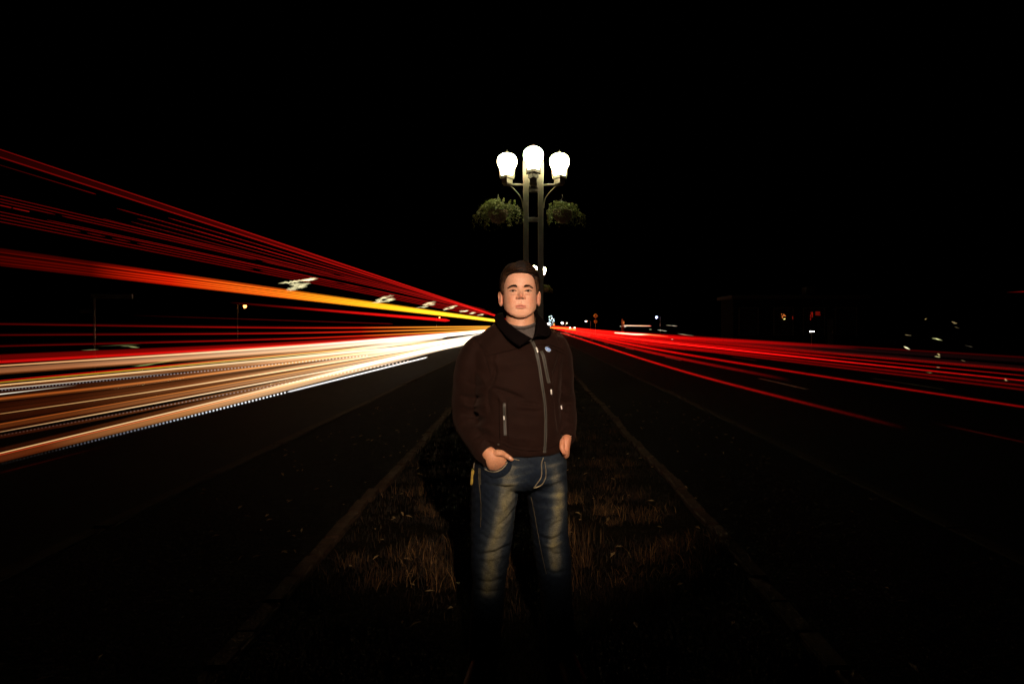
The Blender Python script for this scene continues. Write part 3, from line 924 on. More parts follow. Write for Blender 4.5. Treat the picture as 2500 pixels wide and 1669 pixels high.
post_lamp('far lamp post with a small orange light under the amber trail', 598, 748, 60, M['orange_lamp'], .17)
post_lamp('far lamp post with a blue white light above the right bundle', 1603, 774.5, 120, M['blue_lamp'], .24)
post_lamp('far lamp post with a pale light right of the yellow marker plate', 1372.5, 789, 127, M['sign_lamp'], .12)
post_lamp('dimmer far lamp post with a pale light left of the parked car', 1384, 788.5, 205, M['far_lamp'], .14)
post_lamp('far lamp post with a pale light alone above the right trails', 1827, 769, 90, M['cool_lamp'], .14)
post_lamp('far lamp post with a tiny light above the amber trail end', 1073, 775, 150, M['orange_lamp'], .16)
post_lamp('far lamp post with a small light left of the walking figure sign', 1430, 784, 94, M['sign_lamp'], .055)

# pedestrian warning sign with arrow plate
def sign_root(name, label, px, Y, s=1):
    x = P(px, 795, Y)[0]
    return empty(name, (x, Y, -.15), label, 'road sign')

Y = 100.0
r = sign_root('warning_sign', 'yellow diamond sign with walking figure and arrow plate below', 1454, Y)
zc = P(0, 771, Y)[2] + .15
MB().tube([(0, 0.05, 0), (0, 0.05, zc + .3)], .035, 6).obj('pole', M['steel'], r)
def flat(pts, y0, y1):
    n = len(pts)
    V = [(x, y0, z) for x, z in pts] + [(x, y1, z) for x, z in pts]
    F = [tuple(range(n)), tuple(range(2 * n - 1, n - 1, -1))] + [(i, i + n, (i + 1) % n + n, (i + 1) % n) for i in range(n)]
    return V, F
k = .45
V, F = flat([(-k, zc), (0, zc - k), (k, zc), (0, zc + k)], -.01, .012)
pl = obj('diamond_plate', V, F, M['sign_yellow'], r)
b = MB()                                                   # walking figure
fig = [[(-.05, .20), (.05, .20), (.06, .27), (0, .31), (-.06, .27)],
       [(-.07, .17), (.06, .17), (.05, -.03), (-.06, -.03)],
       [(-.06, -.02), (0, -.02), (-.07, -.17), (-.16, -.28), (-.2, -.25), (-.11, -.14)],
       [(0, -.02), (.06, -.02), (.07, -.15), (.15, -.27), (.1, -.3), (.01, -.17)],
       [(.05, .16), (.16, .03), (.13, .0), (.04, .09)], [(-.06, .16), (-.17, .05), (-.14, .02), (-.05, .09)]]
for poly in fig:
    b.add(*flat([(x * .95, zc + z * .95) for x, z in poly], -.018, -.012))
b.obj('walking_figure', M['sign_black'], pl)
za = P(0, 784.8, Y)[2] + .15
V, F = flat([(-.27, za - .24), (.27, za - .24), (.27, za + .24), (-.27, za + .24)], -.01, .012)
ap = obj('arrow_plate', V, F, M['sign_yellow'], r)
b = MB()
b.add(*flat([(-.2, za - .17), (-.13, za - .2), (.02, za + .0), (.1, za + .05), (.07, za + .09), (-.05, za + .03)], -.018, -.012))
b.add(*flat([(.02, za + .14), (.08, za - .05), (.22, za + .11)], -.018, -.012))
b.obj('arrow', M['sign_black'], ap)
Y = 130.0
r = sign_root('marker_plate', 'small yellow plate with dark mark at the far start of the right trails', 1352.5, Y)
zc = P(0, 792, Y)[2] + .15
MB().tube([(0, 0.05, 0), (0, 0.05, zc)], .03, 6).obj('pole', M['steel'], r)
V, F = flat([(-.24, zc - .34), (.24, zc - .34), (.24, zc + .34), (-.24, zc + .34)], -.01, .012)
pl = obj('plate', V, F, M['sign_yellow'], r)
V, F = flat([(-.03, zc - .2), (.03, zc - .2), (.05, zc + .2), (-.05, zc + .2)], -.018, -.012)
obj('mark', V, F, M['sign_black'], pl)

# orange marker posts beside the right road
for lab, px, y0, y1, w in (('taller orange marker post at the start of the level pinkish trail', 1519.3, 778, 794, .2), ('shorter orange marker post right of the taller one', 1522.8, 782, 790, .13)):
    Y = 90.0
    a, c = P(px, y1, Y), P(px, y0, Y)
    r = empty('marker_post', (a[0], Y, -.15), lab, 'marker post', 'orange posts beside the right road')
    z1, z0 = c[2] + .15, a[2] + .15
    MB().lathe([(w * .6, 0), (w * .6, .06), (w * .5, .08), (w * .5, z1 - .1), (w * .35, z1 - .02), (w * .1, z1)], (0, 0), 10).obj('tube', M['orange_plastic'], r, True)
    MB().lathe([(w * .52, z0), (w * .53, z0 + .02), (w * .53, z1 - .2), (w * .52, z1 - .18)], (0, 0), 10).obj('sleeve', M['orange_glow'] if w < .15 else M['orange_plastic'], r, True)  # shorter post's sleeve made to glow in place of reflected light


# stationary car facing us with its headlights on
def car(label, px, Y):
    x = P(px, 795, Y)[0]
    root = empty('car', (x, Y, -.12), label, 'car')
    prof = [(-2.2, .45), (-2.2, .75), (-2.05, .9), (-1.1, 1.0), (-.5, 1.42), (.7, 1.45), (1.5, 1.02), (2.15, .95), (2.2, .5)]
    V, F = [], []
    n = len(prof)
    for xx, inset in ((-.86, 0), (.86, 0)):
        for (yy, zz) in prof:
            V.append((xx * (.82 if zz > 1.2 else 1), yy, zz))
    F = [tuple(range(n)), tuple(range(2 * n - 1, n - 1, -1))] + [(i, i + n, (i + 1) % n + n, (i + 1) % n) for i in range(n)]
    V2 = [(a, c, .28 if (i % n) in (0, n - 1) else d) for i, (a, c, d) in enumerate(V)]
    obj('body', V2, F, M['car_paint'], root)
    V, F = [(-.72, -1.06, 1.04), (.72, -1.06, 1.04), (.6, -.56, 1.4), (-.6, -.56, 1.4)], [(0, 1, 2, 3)]
    V += [(a, c - .02, d + .02) for a, c, d in V]
    F += [(4, 7, 6, 5), (0, 4, 5, 1), (1, 5, 6, 2), (2, 6, 7, 3), (3, 7, 4, 0)]
    obj('windscreen', V, F, M['glass_dark'], root)
    for sx in (-1, 1):
        for yy in (-1.35, 1.35):
            w = MB()
            w.add(*tube([(sx * .72, yy, .32), (sx * .9, yy, .32)], .32, .32, 16, True, (0, 0, 1)))
            wh = w.obj('wheel', M['rubber'], root)
            w = MB()
            w.add(*tube([(sx * .9, yy, .32), (sx * .91, yy, .32)], .2, .2, 12, True, (0, 0, 1)))
            w.obj('rim', M['steel'], wh)
        b = MB()
        b.box(sx * .66 - .2, sx * .66 + .2, -2.24, -2.18, .58, .78, .02)
        b.obj('headlight', M['white_lamp'], root)
    b = MB()
    b.box(-.4, .4, -2.23, -2.19, .42, .58, .01)
    b.obj('grille', M['dark_metal'], root)
    return root

c = car('far car facing us with both headlights on, behind the right bundle', 1396, 215)
c.scale = (1.3, 1.3, 1.3)

# blue-white string lights wound on a small tree by the far end of the road
Yt = 160.0
p = P(1345, 795, Yt)
t = empty('lit_tree', (p[0], Yt, -.15), 'small far tree wound with cool white lights beside the shoulder', 'tree')
MB().tube(spline([(0, 0, 0), (.05, 0, 1.2), (0, .05, 2.6), (.04, 0, 3.6)], 10), np.linspace(.09, .02, 10), 8).obj('trunk', M['dark_wall'], t)
V, F = [], []
rr = random.Random(5)
for i in range(900):
    a, u, z = rr.uniform(0, 6.28), rr.random() ** .5, rr.uniform(1.3, 4.6)
    rad = u * .85 * math.sin(math.pi * (z - 1.1) / 3.8)
    cpt = Vector((rad * math.cos(a), rad * math.sin(a), z))
    d = Vector((rr.gauss(0, 1), rr.gauss(0, 1), rr.gauss(0, 1))).normalized()
    tt = d.orthogonal().normalized() * .06; w = d.cross(tt) * .6
    n = len(V)
    V += [cpt - tt, cpt + w, cpt + tt, cpt - w]
    F += [(n, n + 1, n + 2, n + 3)]
cr = obj('crown', V, F, M['leaf'], t)
cr['kind'] = 'stuff'
b = MB()
for i in range(30):
    a, z = rr.uniform(0, 6.28), rr.uniform(1.4, 4.4)
    rad = .9 * math.sin(math.pi * (z - 1.1) / 3.8)
    s = rr.uniform(.05, .12)
    b.lathe([(s * .3, z - s), (s, z), (s * .3, z + s)], (rad * math.cos(a), -abs(rad * math.sin(a))), 6)
b.obj('string_lights', M['cool_lamp'], t)['kind'] = 'stuff'
post_lamp('far bright lamp post low beside the shoulder at the start of the right trails', 1338.5, 791, 150, M['white_lamp'], .27)

# sign pole on the left, caught in the red light
Yp = 20.0
p = P(230, 795, Yp)
r = empty('sign_pole', (p[0], Yp, -.15), 'thin pole with a long board, dimly red, left of the orange light', 'sign pole')
ztop = P(0, 722, Yp)[2] + .15
MB().tube([(0, 0, 0), (0, 0, ztop)], .045, 10).obj('pole', M['dark_metal'], r, True)
b = MB()
b.box(-.1, 1.35, -.04, .04, ztop - .1, ztop + .06, .01)
b.obj('board', M['dark_metal'], r)
b = MB()
b.box(-.5, .03, -.03, .03, ztop - .62, ztop - .5, .01)
b.obj('crosspiece', M['dark_metal'], r)

# dark shop building on the right with its window signs
Yb = 48.0
xa, xb_ = P(1790, 795, Yb)[0], P(2110, 795, Yb)[0]
bd = empty('shop_building', (xa, Yb, -.15), 'dark low shop building with small red and orange window signs', 'building')
W = xb_ - xa
b = MB(); b.box(0, W, 0, 3, 0, 3.9); b.obj('wall', M['dark_wall'], bd)
b = MB(); b.box(-.3, W + .3, -.5, 3.3, 3.9, 4.2, .04); rf = b.obj('roof', M['roof'], bd)
b = MB(); b.box(W * .6, W * .6 + .8, 1, 1.8, 4.2, 5.0, .03); b.obj('vent_box', M['roof'], rf)
for i, (px0, px1) in enumerate(((1805, 1850), (1890, 1935), (1962, 2012), (2040, 2090))):
    x0, x1 = P(px0, 0, Yb)[0] - xa, P(px1, 0, Yb)[0] - xa
    b = MB(); b.box(x0, x1, -.03, .02, .9, 3.1); w = b.obj('window', M['glass_dark'], bd)
    b = MB()
    b.box(x0 - .06, x0 - .002, -.06, .0, .86, 3.14); b.box(x1 + .002, x1 + .06, -.06, .0, .86, 3.14)
    b.box(x0, x1, -.06, -.0, 3.102, 3.16); b.box(x0 - .1, x1 + .1, -.09, 0, .82, .86)
    b.obj('window_frame', M['dark_metal'], w)
b = MB(); b.box(P(2020, 0, Yb)[0] - xa, P(2034, 0, Yb)[0] - xa, -.03, .02, 0, 2.2); dr = b.obj('door', M['dark_metal'], bd)
b = MB(); b.box(P(2031, 0, Yb)[0] - xa, P(2032.5, 0, Yb)[0] - xa, -.08, -.031, 1., 1.2); b.obj('handle', M['steel'], dr)

def at_wall(px, py, d=.1):
    q = P(px, py, Yb - d)
    return q - np.array([xa, Yb, -.15])

def neon(name, label, strokes, mat, rad, cat='sign'):
    pts = [[P(a, c, Yb - .12) for a, c in s] for s in strokes]
    o = np.mean(np.concatenate([np.array(s) for s in pts]), 0)
    root = empty(name, o, label, cat)
    for s in pts:
        MB().tube(np.array(s) - o, rad, 6).obj('glow_tube', mat, root)
    return root

neon('window_sign', 'dull red curved window sign on the dark building', [[(1980, 762), (1982, 766), (1979, 769), (1979.5, 774)], [(1983, 761), (1984, 767), (1982.5, 775)], [(1979, 776), (1979, 781)]], M['red_neon'], .035)
q0 = P(1991, 760, Yb - .12); q1 = P(2003.5, 770, Yb - .12)
r = empty('window_sign', (q0 + q1) / 2, 'dull red square window sign, rightmost on the dark building', 'sign')
hw, hh = abs(q1[0] - q0[0]) / 2, abs(q1[2] - q0[2]) / 2
b = MB(); b.box(-hw - .02, hw + .02, .01, .05, -hh - .02, hh + .02); b.obj('backing', M['dark_metal'], r)
for j in range(4):
    b = MB(); b.box(-hw, hw * random.uniform(.6, 1), -.02, .008, -hh + j * hh / 2 + .02, -hh + (j + 1) * hh / 2 - .02); b.obj('lit_row', M['red_neon'], r)
neon('window_sign', 'small orange speckled window sign left on the dark building', [[(1913.5, 767), (1914.6, 771.5)], [(1910, 776), (1911.2, 774.5)], [(1908, 766.5), (1909, 767)], [(1911, 770.5), (1911.5, 772)], [(1917, 770.5), (1918, 770.8)], [(1909, 772), (1909.8, 772.4)]], M['orange_glow'], .028)
neon('window_sign', 'tiny yellow light under the orange window sign', [[(1913.4, 779), (1917, 778)]], M['yellow_neon'], .035)
neon('window_sign', 'faint purple red upright light between the window signs', [[(1935, 772), (1936, 779)]], M['red_neon'], .03)
q = P(1982.7, 809, 40)
r = empty('ground_light', q, 'small double white light below the red window signs', 'light')
for x0, x1, st in ((-.165, .01, 'white_lamp'), (.03, .15, 'far_lamp')):
    b = MB(); b.box(x0, x1, -.02, .02, -.03, .03, .006); b.obj('lamp', M[st], r)
b = MB(); b.box(-.2, .19, .021, .05, -.05, .05, .004); b.obj('housing', M['dark_metal'], r)
b = MB(); b.box(-.03, .03, .03, .07, -q[2] - .15, -.051); b.obj('stake', M['dark_metal'], r)

# ------------------------------------------------------------------ the man
DY = 2.44                                                  # distance of his axis
ROOT = np.array([P(1270, 795, DY)[0], DY, 0.0])
person = empty('person', ROOT, 'man in brown zip jacket and faded jeans standing, hands in pockets', 'person')


def L(px, py, dy=0.0):
    return P(px, py, DY + dy)


def remesh(parts, voxel, smooth=3, fac=.5):
    b = MB()
    for V, F in parts:
        b.add(V, F)
    me = mesh_of('tmp', np.concatenate(b.V), b.F)
    bm = bmesh.new(); bm.from_mesh(me)
    bmesh.ops.recalc_face_normals(bm, faces=bm.faces)
    bm.to_mesh(me); bm.free()
    o = bpy.data.objects.new('tmp', me)
    COL.objects.link(o)
    m = o.modifiers.new('r', 'REMESH'); m.mode = 'VOXEL'; m.voxel_size = voxel
    if smooth:
        s = o.modifiers.new('s', 'SMOOTH'); s.iterations = smooth; s.factor = fac
    dg = bpy.context.evaluated_depsgraph_get()
    ev = o.evaluated_get(dg)
    em = ev.to_mesh()
    V = np.empty(len(em.vertices) * 3); em.vertices.foreach_get('co', V)
    F = [tuple(p.vertices) for p in em.polygons]
    ev.to_mesh_clear()
    bpy.data.objects.remove(o, do_unlink=True)
    bpy.data.meshes.remove(me)
    return V.reshape(-1, 3), F


def normals(V, F):
    me = mesh_of('tmp', V, F)
    N = np.empty(len(V) * 3)
    me.vertex_normals.foreach_get('vector', N)
    bpy.data.meshes.remove(me)
    return N.reshape(-1, 3)


def to_px(V):
    return np.stack([VX + FP * V[:, 0] / V[:, 1], VY - FP * (V[:, 2] - CH) / V[:, 1]], 1)


def seg_dist(Q, poly):
    d = np.full(len(Q), 1e9); tt = np.zeros(len(Q))
    poly = np.asarray(poly, float)
    n = len(poly) - 1
    for i in range(n):
        a, b = poly[i], poly[i + 1]
        ab = b - a
        t = np.clip(((Q - a) @ ab) / (ab @ ab), 0, 1)
        dd = np.linalg.norm(Q - a - t[:, None] * ab, axis=1)
        m = dd < d
        d[m] = dd[m]; tt[m] = (i + t[m]) / n
    return d, tt


def folds(V, F, items):
    """push cloth in or out along creases given in photo pixels: (points, depth in m, half width in px)"""
    N = normals(V, F)
    Q = to_px(V)
    front = np.clip(-N[:, 1] + .35, 0, 1) > .1
    D = np.zeros(len(V))
    for pts, amp, sig in items:
        pl = spline(pts, 20) if len(pts) > 2 else np.array(pts, float)
        d, t = seg_dist(Q, pl)
        taper = np.sin(np.clip(t * .9 + .05, 0, 1) * math.pi) ** .6
        D += np.where(front, amp * taper * np.exp(-(d / sig) ** 2), 0)
    return V + N * D[:, None]


def bvh(V, F):
    return BVHTree.FromPolygons([tuple(v) for v in V], F)

EYE = Vector((0, 0, CH))
def hit(tree, px, py, lift=.0):
    d = Vector(P(px, py, 1.0)) - EYE
    d.normalize()
    loc, nor, idx, dist = tree.ray_cast(EYE, d)
    if loc is None:
        return None
    if nor.dot(d) > 0: nor = -nor
    return np.array(loc + nor * lift), np.array(nor)


def ribbon(tree, pts, width, lift, n=40, thick=.0015):
    """a flat tape sewn on the cloth along a photo line; width in metres"""
    sp = spline(pts, n) if len(pts) > 2 else np.linspace(pts[0], pts[1], n)
    H = [hit(tree, a, c, lift) for a, c in sp]
    H = [h for h in H if h is not None]
    C = np.array([h[0] for h in H]); N = np.array([h[1] for h in H])
    C[1:-1] = (C[:-2] + C[1:-1] + C[2:]) / 3
    T = np.gradient(C, axis=0); T /= np.linalg.norm(T, axis=1)[:, None] + 1e-9
    S = np.cross(T, N); S /= np.linalg.norm(S, axis=1)[:, None] + 1e-9
    V, F = [], []
    for c, s, nn in zip(C, S, N):
        V += [c - s * width / 2 - nn * .004, c - s * width / 2 + nn * thick, c + s * width / 2 + nn * thick, c + s * width / 2 - nn * .004]
    m = len(C)
    for k in range(m - 1):
        for j in range(4):
            F.append((4 * k + j, 4 * k + (j + 1) % 4, 4 * k + 4 + (j + 1) % 4, 4 * k + 4 + j))
    F += [(3, 2, 1, 0), (4 * m - 4, 4 * m - 3, 4 * m - 2, 4 * m - 1)]
    return V, F


def loft(rings, n=56, yaw=0.0, expo=2.3):
    """horizontal oval rings (px-left, px-right, py, depth offset, half depth)"""
    cols = spline(rings, 40)
    V, F = [], []
    a = np.linspace(0, 2 * math.pi, n, endpoint=False)
    ca = np.sign(np.cos(a)) * np.abs(np.cos(a)) ** (2 / expo)
    sa = np.sign(np.sin(a)) * np.abs(np.sin(a)) ** (2 / expo)
    for l, r, py, dy, hb in cols:
        A, B = L(l, py, dy), L(r, py, dy)
        c = (A + B) / 2
        hw = (B[0] - A[0]) / 2
        x, y = hw * ca, hb * sa
        cw, sw = math.cos(yaw), math.sin(yaw)
        V.append(np.stack([c[0] + x * cw - y * sw, c[1] + x * sw + y * cw, np.full(n, c[2])], 1))
    V = np.concatenate(V)
    m = len(cols)
    for k in range(m - 1):
        for j in range(n):
            F.append((k * n + j, k * n + (j + 1) % n, (k + 1) * n + (j + 1) % n, (k + 1) * n + j))
    F.append(tuple(range(n - 1, -1, -1))); F.append(tuple(range((m - 1) * n, m * n)))
    return V, F


def limb(ctrl, n=24, seg=30, hint=(0, 1, 0)):
    """ctrl rows: px, py, depth offset, radius across, radius fore-aft"""
    rows = []
    for px, py, dy, ra, rb in ctrl:
        w = L(px, py, dy)
        rows.append((*w, ra, rb))
    s = spline(rows, seg)
    return tube(s[:, :3], s[:, 3], s[:, 4], n, True, hint)


YAW = math.radians(11)
# ---------- jeans
pelvis = loft([(1185, 1366, 1055, 0, .128), (1176, 1376, 1085, 0, .135), (1165, 1383, 1110, 0, .142), (1157, 1385, 1140, 0, .150), (1162, 1382, 1162, 0, .145), (1185, 1366, 1180, 0, .11), (1235, 1330, 1188, 0, .06)], 56, YAW)
legL = limb([(1216, 1125, -.02, .098, .12), (1209, 1190, -.03, .101, .115), (1203, 1255, -.035, .094, .10), (1200, 1320, -.04, .087, .09), (1196, 1372, -.045, .080, .084),
             (1194, 1420, -.03, .070, .08), (1188, 1500, .0, .070, .082), (1182, 1580, .02, .066, .078), (1180, 1622, .02, .066, .08)])
legR = limb([(1328, 1125, .02, .095, .12), (1335, 1190, .02, .090, .115), (1339, 1255, .01, .082, .10), (1345, 1320, .0, .078, .09), (1352, 1372, -.005, .077, .082),
             (1357, 1430, .01, .067, .08), (1364, 1510, .04, .067, .082), (1370, 1585, .06, .064, .078), (1372, 1620, .06, .064, .08)])
JV, JF = remesh([pelvis, legL, legR], .0055, 8)
jf = [([(1180, 1182), (1230, 1190), (1262, 1187)], -.006, 4), ([(1180, 1172), (1230, 1180), (1270, 1176)], .005, 5),
      ([(1200, 1165), (1250, 1168), (1290, 1160)], -.004, 3.5), ([(1310, 1170), (1345, 1162), (1380, 1150)], -.004, 4), ([(1312, 1182), (1350, 1176), (1384, 1166)], .004, 4),
      ([(1310, 1200), (1350, 1204), (1378, 1200)], -.005, 3.5), ([(1312, 1212), (1350, 1216), (1376, 1214)], .004, 4), ([(1315, 1226), (1350, 1232), (1374, 1230)], -.004, 3.5),
      ([(1168, 1354), (1200, 1350), (1232, 1338), (1242, 1330)], -.013, 3.6), ([(1172, 1342), (1205, 1338), (1240, 1322)], .008, 4.5), ([(1170, 1362), (1200, 1361), (1236, 1350)], .008, 4.5),
      ([(1206, 1290), (1235, 1268), (1260, 1238)], -.005, 3.2), ([(1215, 1250), (1240, 1228), (1262, 1200)], .004, 5), ([(1170, 1300), (1200, 1316), (1236, 1312)], -.004, 4),
      ([(1318, 1310), (1345, 1318), (1372, 1305)], -.011, 3.6), ([(1318, 1300), (1345, 1305), (1372, 1294)], .008, 4), ([(1320, 1326), (1350, 1332), (1374, 1318)], .007, 4),
      ([(1340, 1290), (1356, 1280), (1372, 1270)], -.008, 3.4), ([(1338, 1340), (1352, 1352), (1376, 1350)], -.008, 3.6), ([(1322, 1270), (1345, 1262), (1370, 1250)], .004, 4),
      ([(1165, 1416), (1195, 1422), (1228, 1412)], -.008, 4), ([(1165, 1440), (1195, 1446), (1226, 1438)], -.006, 4),
      ([(1335, 1392), (1360, 1400), (1384, 1392)], -.008, 4)]
JV = folds(JV, JF, jf)
jn = normals(JV, JF)
JV = JV + jn * (0.0012 * np.sin(JV[:, [0]] * 61 + JV[:, [2]] * 37) * np.sin(JV[:, [2]] * 83 + JV[:, [0]] * 23) + .0008 * np.sin(JV[:, [2]] * 190 + 5 * np.sin(JV[:, [0]] * 40)))
JT = bvh(JV, JF)


def cattr(me, name, C):
    a = me.color_attributes.new(name, 'FLOAT_COLOR', 'POINT')
    C = np.concatenate([C, np.ones((len(C), 1))], 1).astype(np.float32)
    a.data.foreach_set('color', C.ravel())


def denim_mat():
    m, nt, b = mat_new('faded_denim')
    at = nt.nodes.new('ShaderNodeAttribute'); at.attribute_name = 'wear'
    v = coords(nt)
    sep = nt.nodes.new('ShaderNodeSeparateColor')
    nt.links.new(at.outputs['Color'], sep.inputs[0])
    vy = coords(nt, (620, 620, 70))
    vx = coords(nt, (70, 70, 620))
    slub = noise(nt, vy, 1.0, 3, .6)
    weft = noise(nt, vx, 1.0, 3, .6)
    base = ramp(nt, sep.outputs[0], [(0.0, (0.0015, 0.003, 0.006)), (0.25, (0.005, 0.009, 0.017)), (0.5, (0.020, 0.027, 0.034)), (0.72, (0.09, 0.089, 0.070)), (1.0, (0.19, 0.166, 0.08))])
    mx = nt.nodes.new('ShaderNodeMix'); mx.data_type = 'RGBA'; mx.blend_type = 'MULTIPLY'
    mx.inputs[0].default_value = .85
    ad = nt.nodes.new('ShaderNodeMath'); ad.operation = 'ADD'
    nt.links.new(slub, ad.inputs[0]); nt.links.new(weft, ad.inputs[1])
    tw = ramp(nt, ad.outputs[0], [(0.35, (.25, .25, .25)), (.75, (1, 1, 1))])
    hf = nt.nodes.new('ShaderNodeMath'); hf.operation = 'MULTIPLY'; hf.inputs[1].default_value = .5
    nt.links.new(ad.outputs[0], hf.inputs[0])
    tw = ramp(nt, hf.outputs[0], [(0.36, (.25, .27, .30)), (.64, (1.5, 1.47, 1.44))])
    nt.links.new(base, mx.inputs[6]); nt.links.new(tw, mx.inputs[7])
    nt.links.new(mx.outputs[2], b.inputs['Base Color'])
    b.inputs['Roughness'].default_value = .9
    b.inputs['Specular IOR Level'].default_value = .15
    bump(nt, b, hf.outputs[0], .5, .002)
    return m

M['denim'] = denim_mat()
Q = to_px(JV)
dl, _ = seg_dist(Q, [(1246, 1150), (1238, 1215), (1222, 1280), (1204, 1340), (1196, 1400), (1192, 1440)])
dr, _ = seg_dist(Q, [(1352, 1140), (1364, 1190), (1364, 1240), (1352, 1310), (1356, 1380)])
blot = .5 + .5 * np.sin(Q[:, 0] * .11 + 2 * np.sin(Q[:, 1] * .05)) * np.sin(Q[:, 1] * .09 + np.sin(Q[:, 0] * .07))
wear = .50 * np.exp(-(dl / 22) ** 2) + .34 * np.exp(-(dl / 46) ** 2) + .46 * np.exp(-(dr / 16) ** 2) + .34 * np.exp(-(dr / 36) ** 2)
whisk = np.zeros(len(Q))
for pts in ([(1190, 1160), (1250, 1165), (1300, 1150)], [(1185, 1180), (1240, 1185), (1285, 1172)], [(1310, 1175), (1350, 1166), (1384, 1152)], [(1310, 1205), (1345, 1210), (1376, 1206)],
            [(1210, 1135), (1260, 1140), (1300, 1136)], [(1316, 1235), (1345, 1240), (1372, 1236)], [(1320, 1140), (1350, 1135), (1384, 1125)], [(1330, 1328), (1350, 1332), (1372, 1322)]):
    d, _ = seg_dist(Q, spline(pts, 14))
    whisk += .35 * np.exp(-(d / 4.5) ** 2)
wear *= .94 + .06 * np.sin(Q[:, 0] * .21 + 3 * np.sin(Q[:, 1] * .043))
wear = np.clip(wear * (.38 + .62 * np.clip((Q[:, 1] - 1125) / 80, 0, 1)) + whisk * .45 + .05 * blot + .06 + .22 * np.clip(1 - (Q[:, 1] - 1115) / 50, 0, 1) * np.clip((Q[:, 0] - 1190) / 60, 0, 1), 0, 1)
jm = mesh_of('jeans', JV - ROOT, JF, True)
cattr(jm, 'wear', np.repeat(wear[:, None], 3, 1))
jeans = link('jeans', jm, M['denim'], person)
M['stitch'] = surf('stitch_thread', (0.14, 0.115, 0.065), (0.22, 0.18, 0.11), 300.0, .8)
M['stitch_dim'] = surf('worn_thread', (0.028, 0.024, 0.015), (0.06, 0.05, 0.03), 300.0, .85, spec=.1)
M['denim_dark'] = surf('denim_dark', (0.008, 0.012, 0.022), (0.02, 0.028, 0.045), 300.0, .9, 500, .3, bdist=.002)
for name, pts, w, mt, lift in (
        ('fly_stitch', [(1326, 1116), (1321, 1132), (1322, 1148), (1320, 1165), (1312, 1177), (1303, 1189)], .0020, 'stitch', .004),
        ('fly_stitch', [(1329, 1126), (1331, 1138), (1332, 1155), (1330, 1168), (1324, 1180), (1312, 1187), (1303, 1189)], .0015, 'stitch', .004),
        ('seam', [(1170, 1142), (1170, 1170), (1173, 1200), (1175, 1240), (1174, 1285)], .0012, 'stitch_dim', .003),
        ('seam', [(1173, 1142), (1173, 1168), (1174, 1182)], .0016, 'stitch_dim', .003),
        ('seam', [(1297, 1212), (1304, 1245), (1312, 1290), (1322, 1345), (1334, 1400)], .0012, 'stitch_dim', .002),
        ('waistband_stitch', [(1245, 1118), (1258, 1121), (1268, 1123)], .0022, 'stitch', .004)):
    V, F = ribbon(JT, pts, w, lift)
    obj(name, V, F, M[mt], jeans, False, ROOT)
# yellow tag and cord hanging by the hip
M['tag_yellow'] = surf('tag_yellow', (0.16, 0.10, 0.008), (0.34, 0.22, 0.02), 90.0, .6)
h0 = L(1154, 1150, -.06)
V, F = flat([(-.009, -.055), (.006, -.055), (.007, .0), (-.003, .012)], -.004, .004)
tg = empty('key_tag', h0, 'small yellow tag with pale cord hanging at the hip of the man', 'tag')
obj('plate', V, F, M['tag_yellow'], tg)
MB().tube(spline([(.004, 0, .012), (.006, 0, .03), (.012, .01, .05)], 8), .0018, 6).obj('cord', M['stitch'], tg)
MB().tube(spline([(0, 0, -.055), (.001, 0, -.075), (-.002, 0, -.1)], 8), .0022, 6).obj('tassel', M['stitch'], tg)

# ---------- jacket
torso = loft([(1172, 1376, 1097, 0, .150), (1167, 1376, 1088, 0, .157), (1162, 1372, 1060, 0, .164), (1162, 1368, 1015, 0, .163), (1160, 1368, 960, 0, .155), (1150, 1374, 900, .0, .148), (1142, 1382, 862, .0, .135),
              (1150, 1374, 838, .01, .115), (1174, 1356, 815, .015, .098), (1200, 1335, 795, .02, .088), (1222, 1318, 780, .025, .078), (1229, 1312, 766, .03, .073)], 72, YAW)
slL = limb([(1186, 842, -.02, .05, .06), (1164, 856, -.03, .060, .075), (1150, 890, -.03, .064, .080), (1142, 930, -.01, .062, .078), (1138, 975, .03, .062, .074), (1143, 1020, .035, .064, .074),
            (1160, 1060, -.03, .060, .066), (1181, 1092, -.095, .054, .054), (1202, 1117, -.128, .0475, .043), (1205, 1121, -.132, .043, .039)])
slR = limb([(1345, 838, .03, .055, .07), (1358, 855, .04, .062, .08), (1364, 890, .05, .062, .08), (1368, 935, .08, .060, .078), (1374, 985, .10, .058, .072), (1379, 1020, .055, .052, .062),
            (1383, 1050, -.01, .040, .047), (1384, 1068, -.04, .0345, .040)])
KV, KF = remesh([torso, slL, slR], .0055, 7)
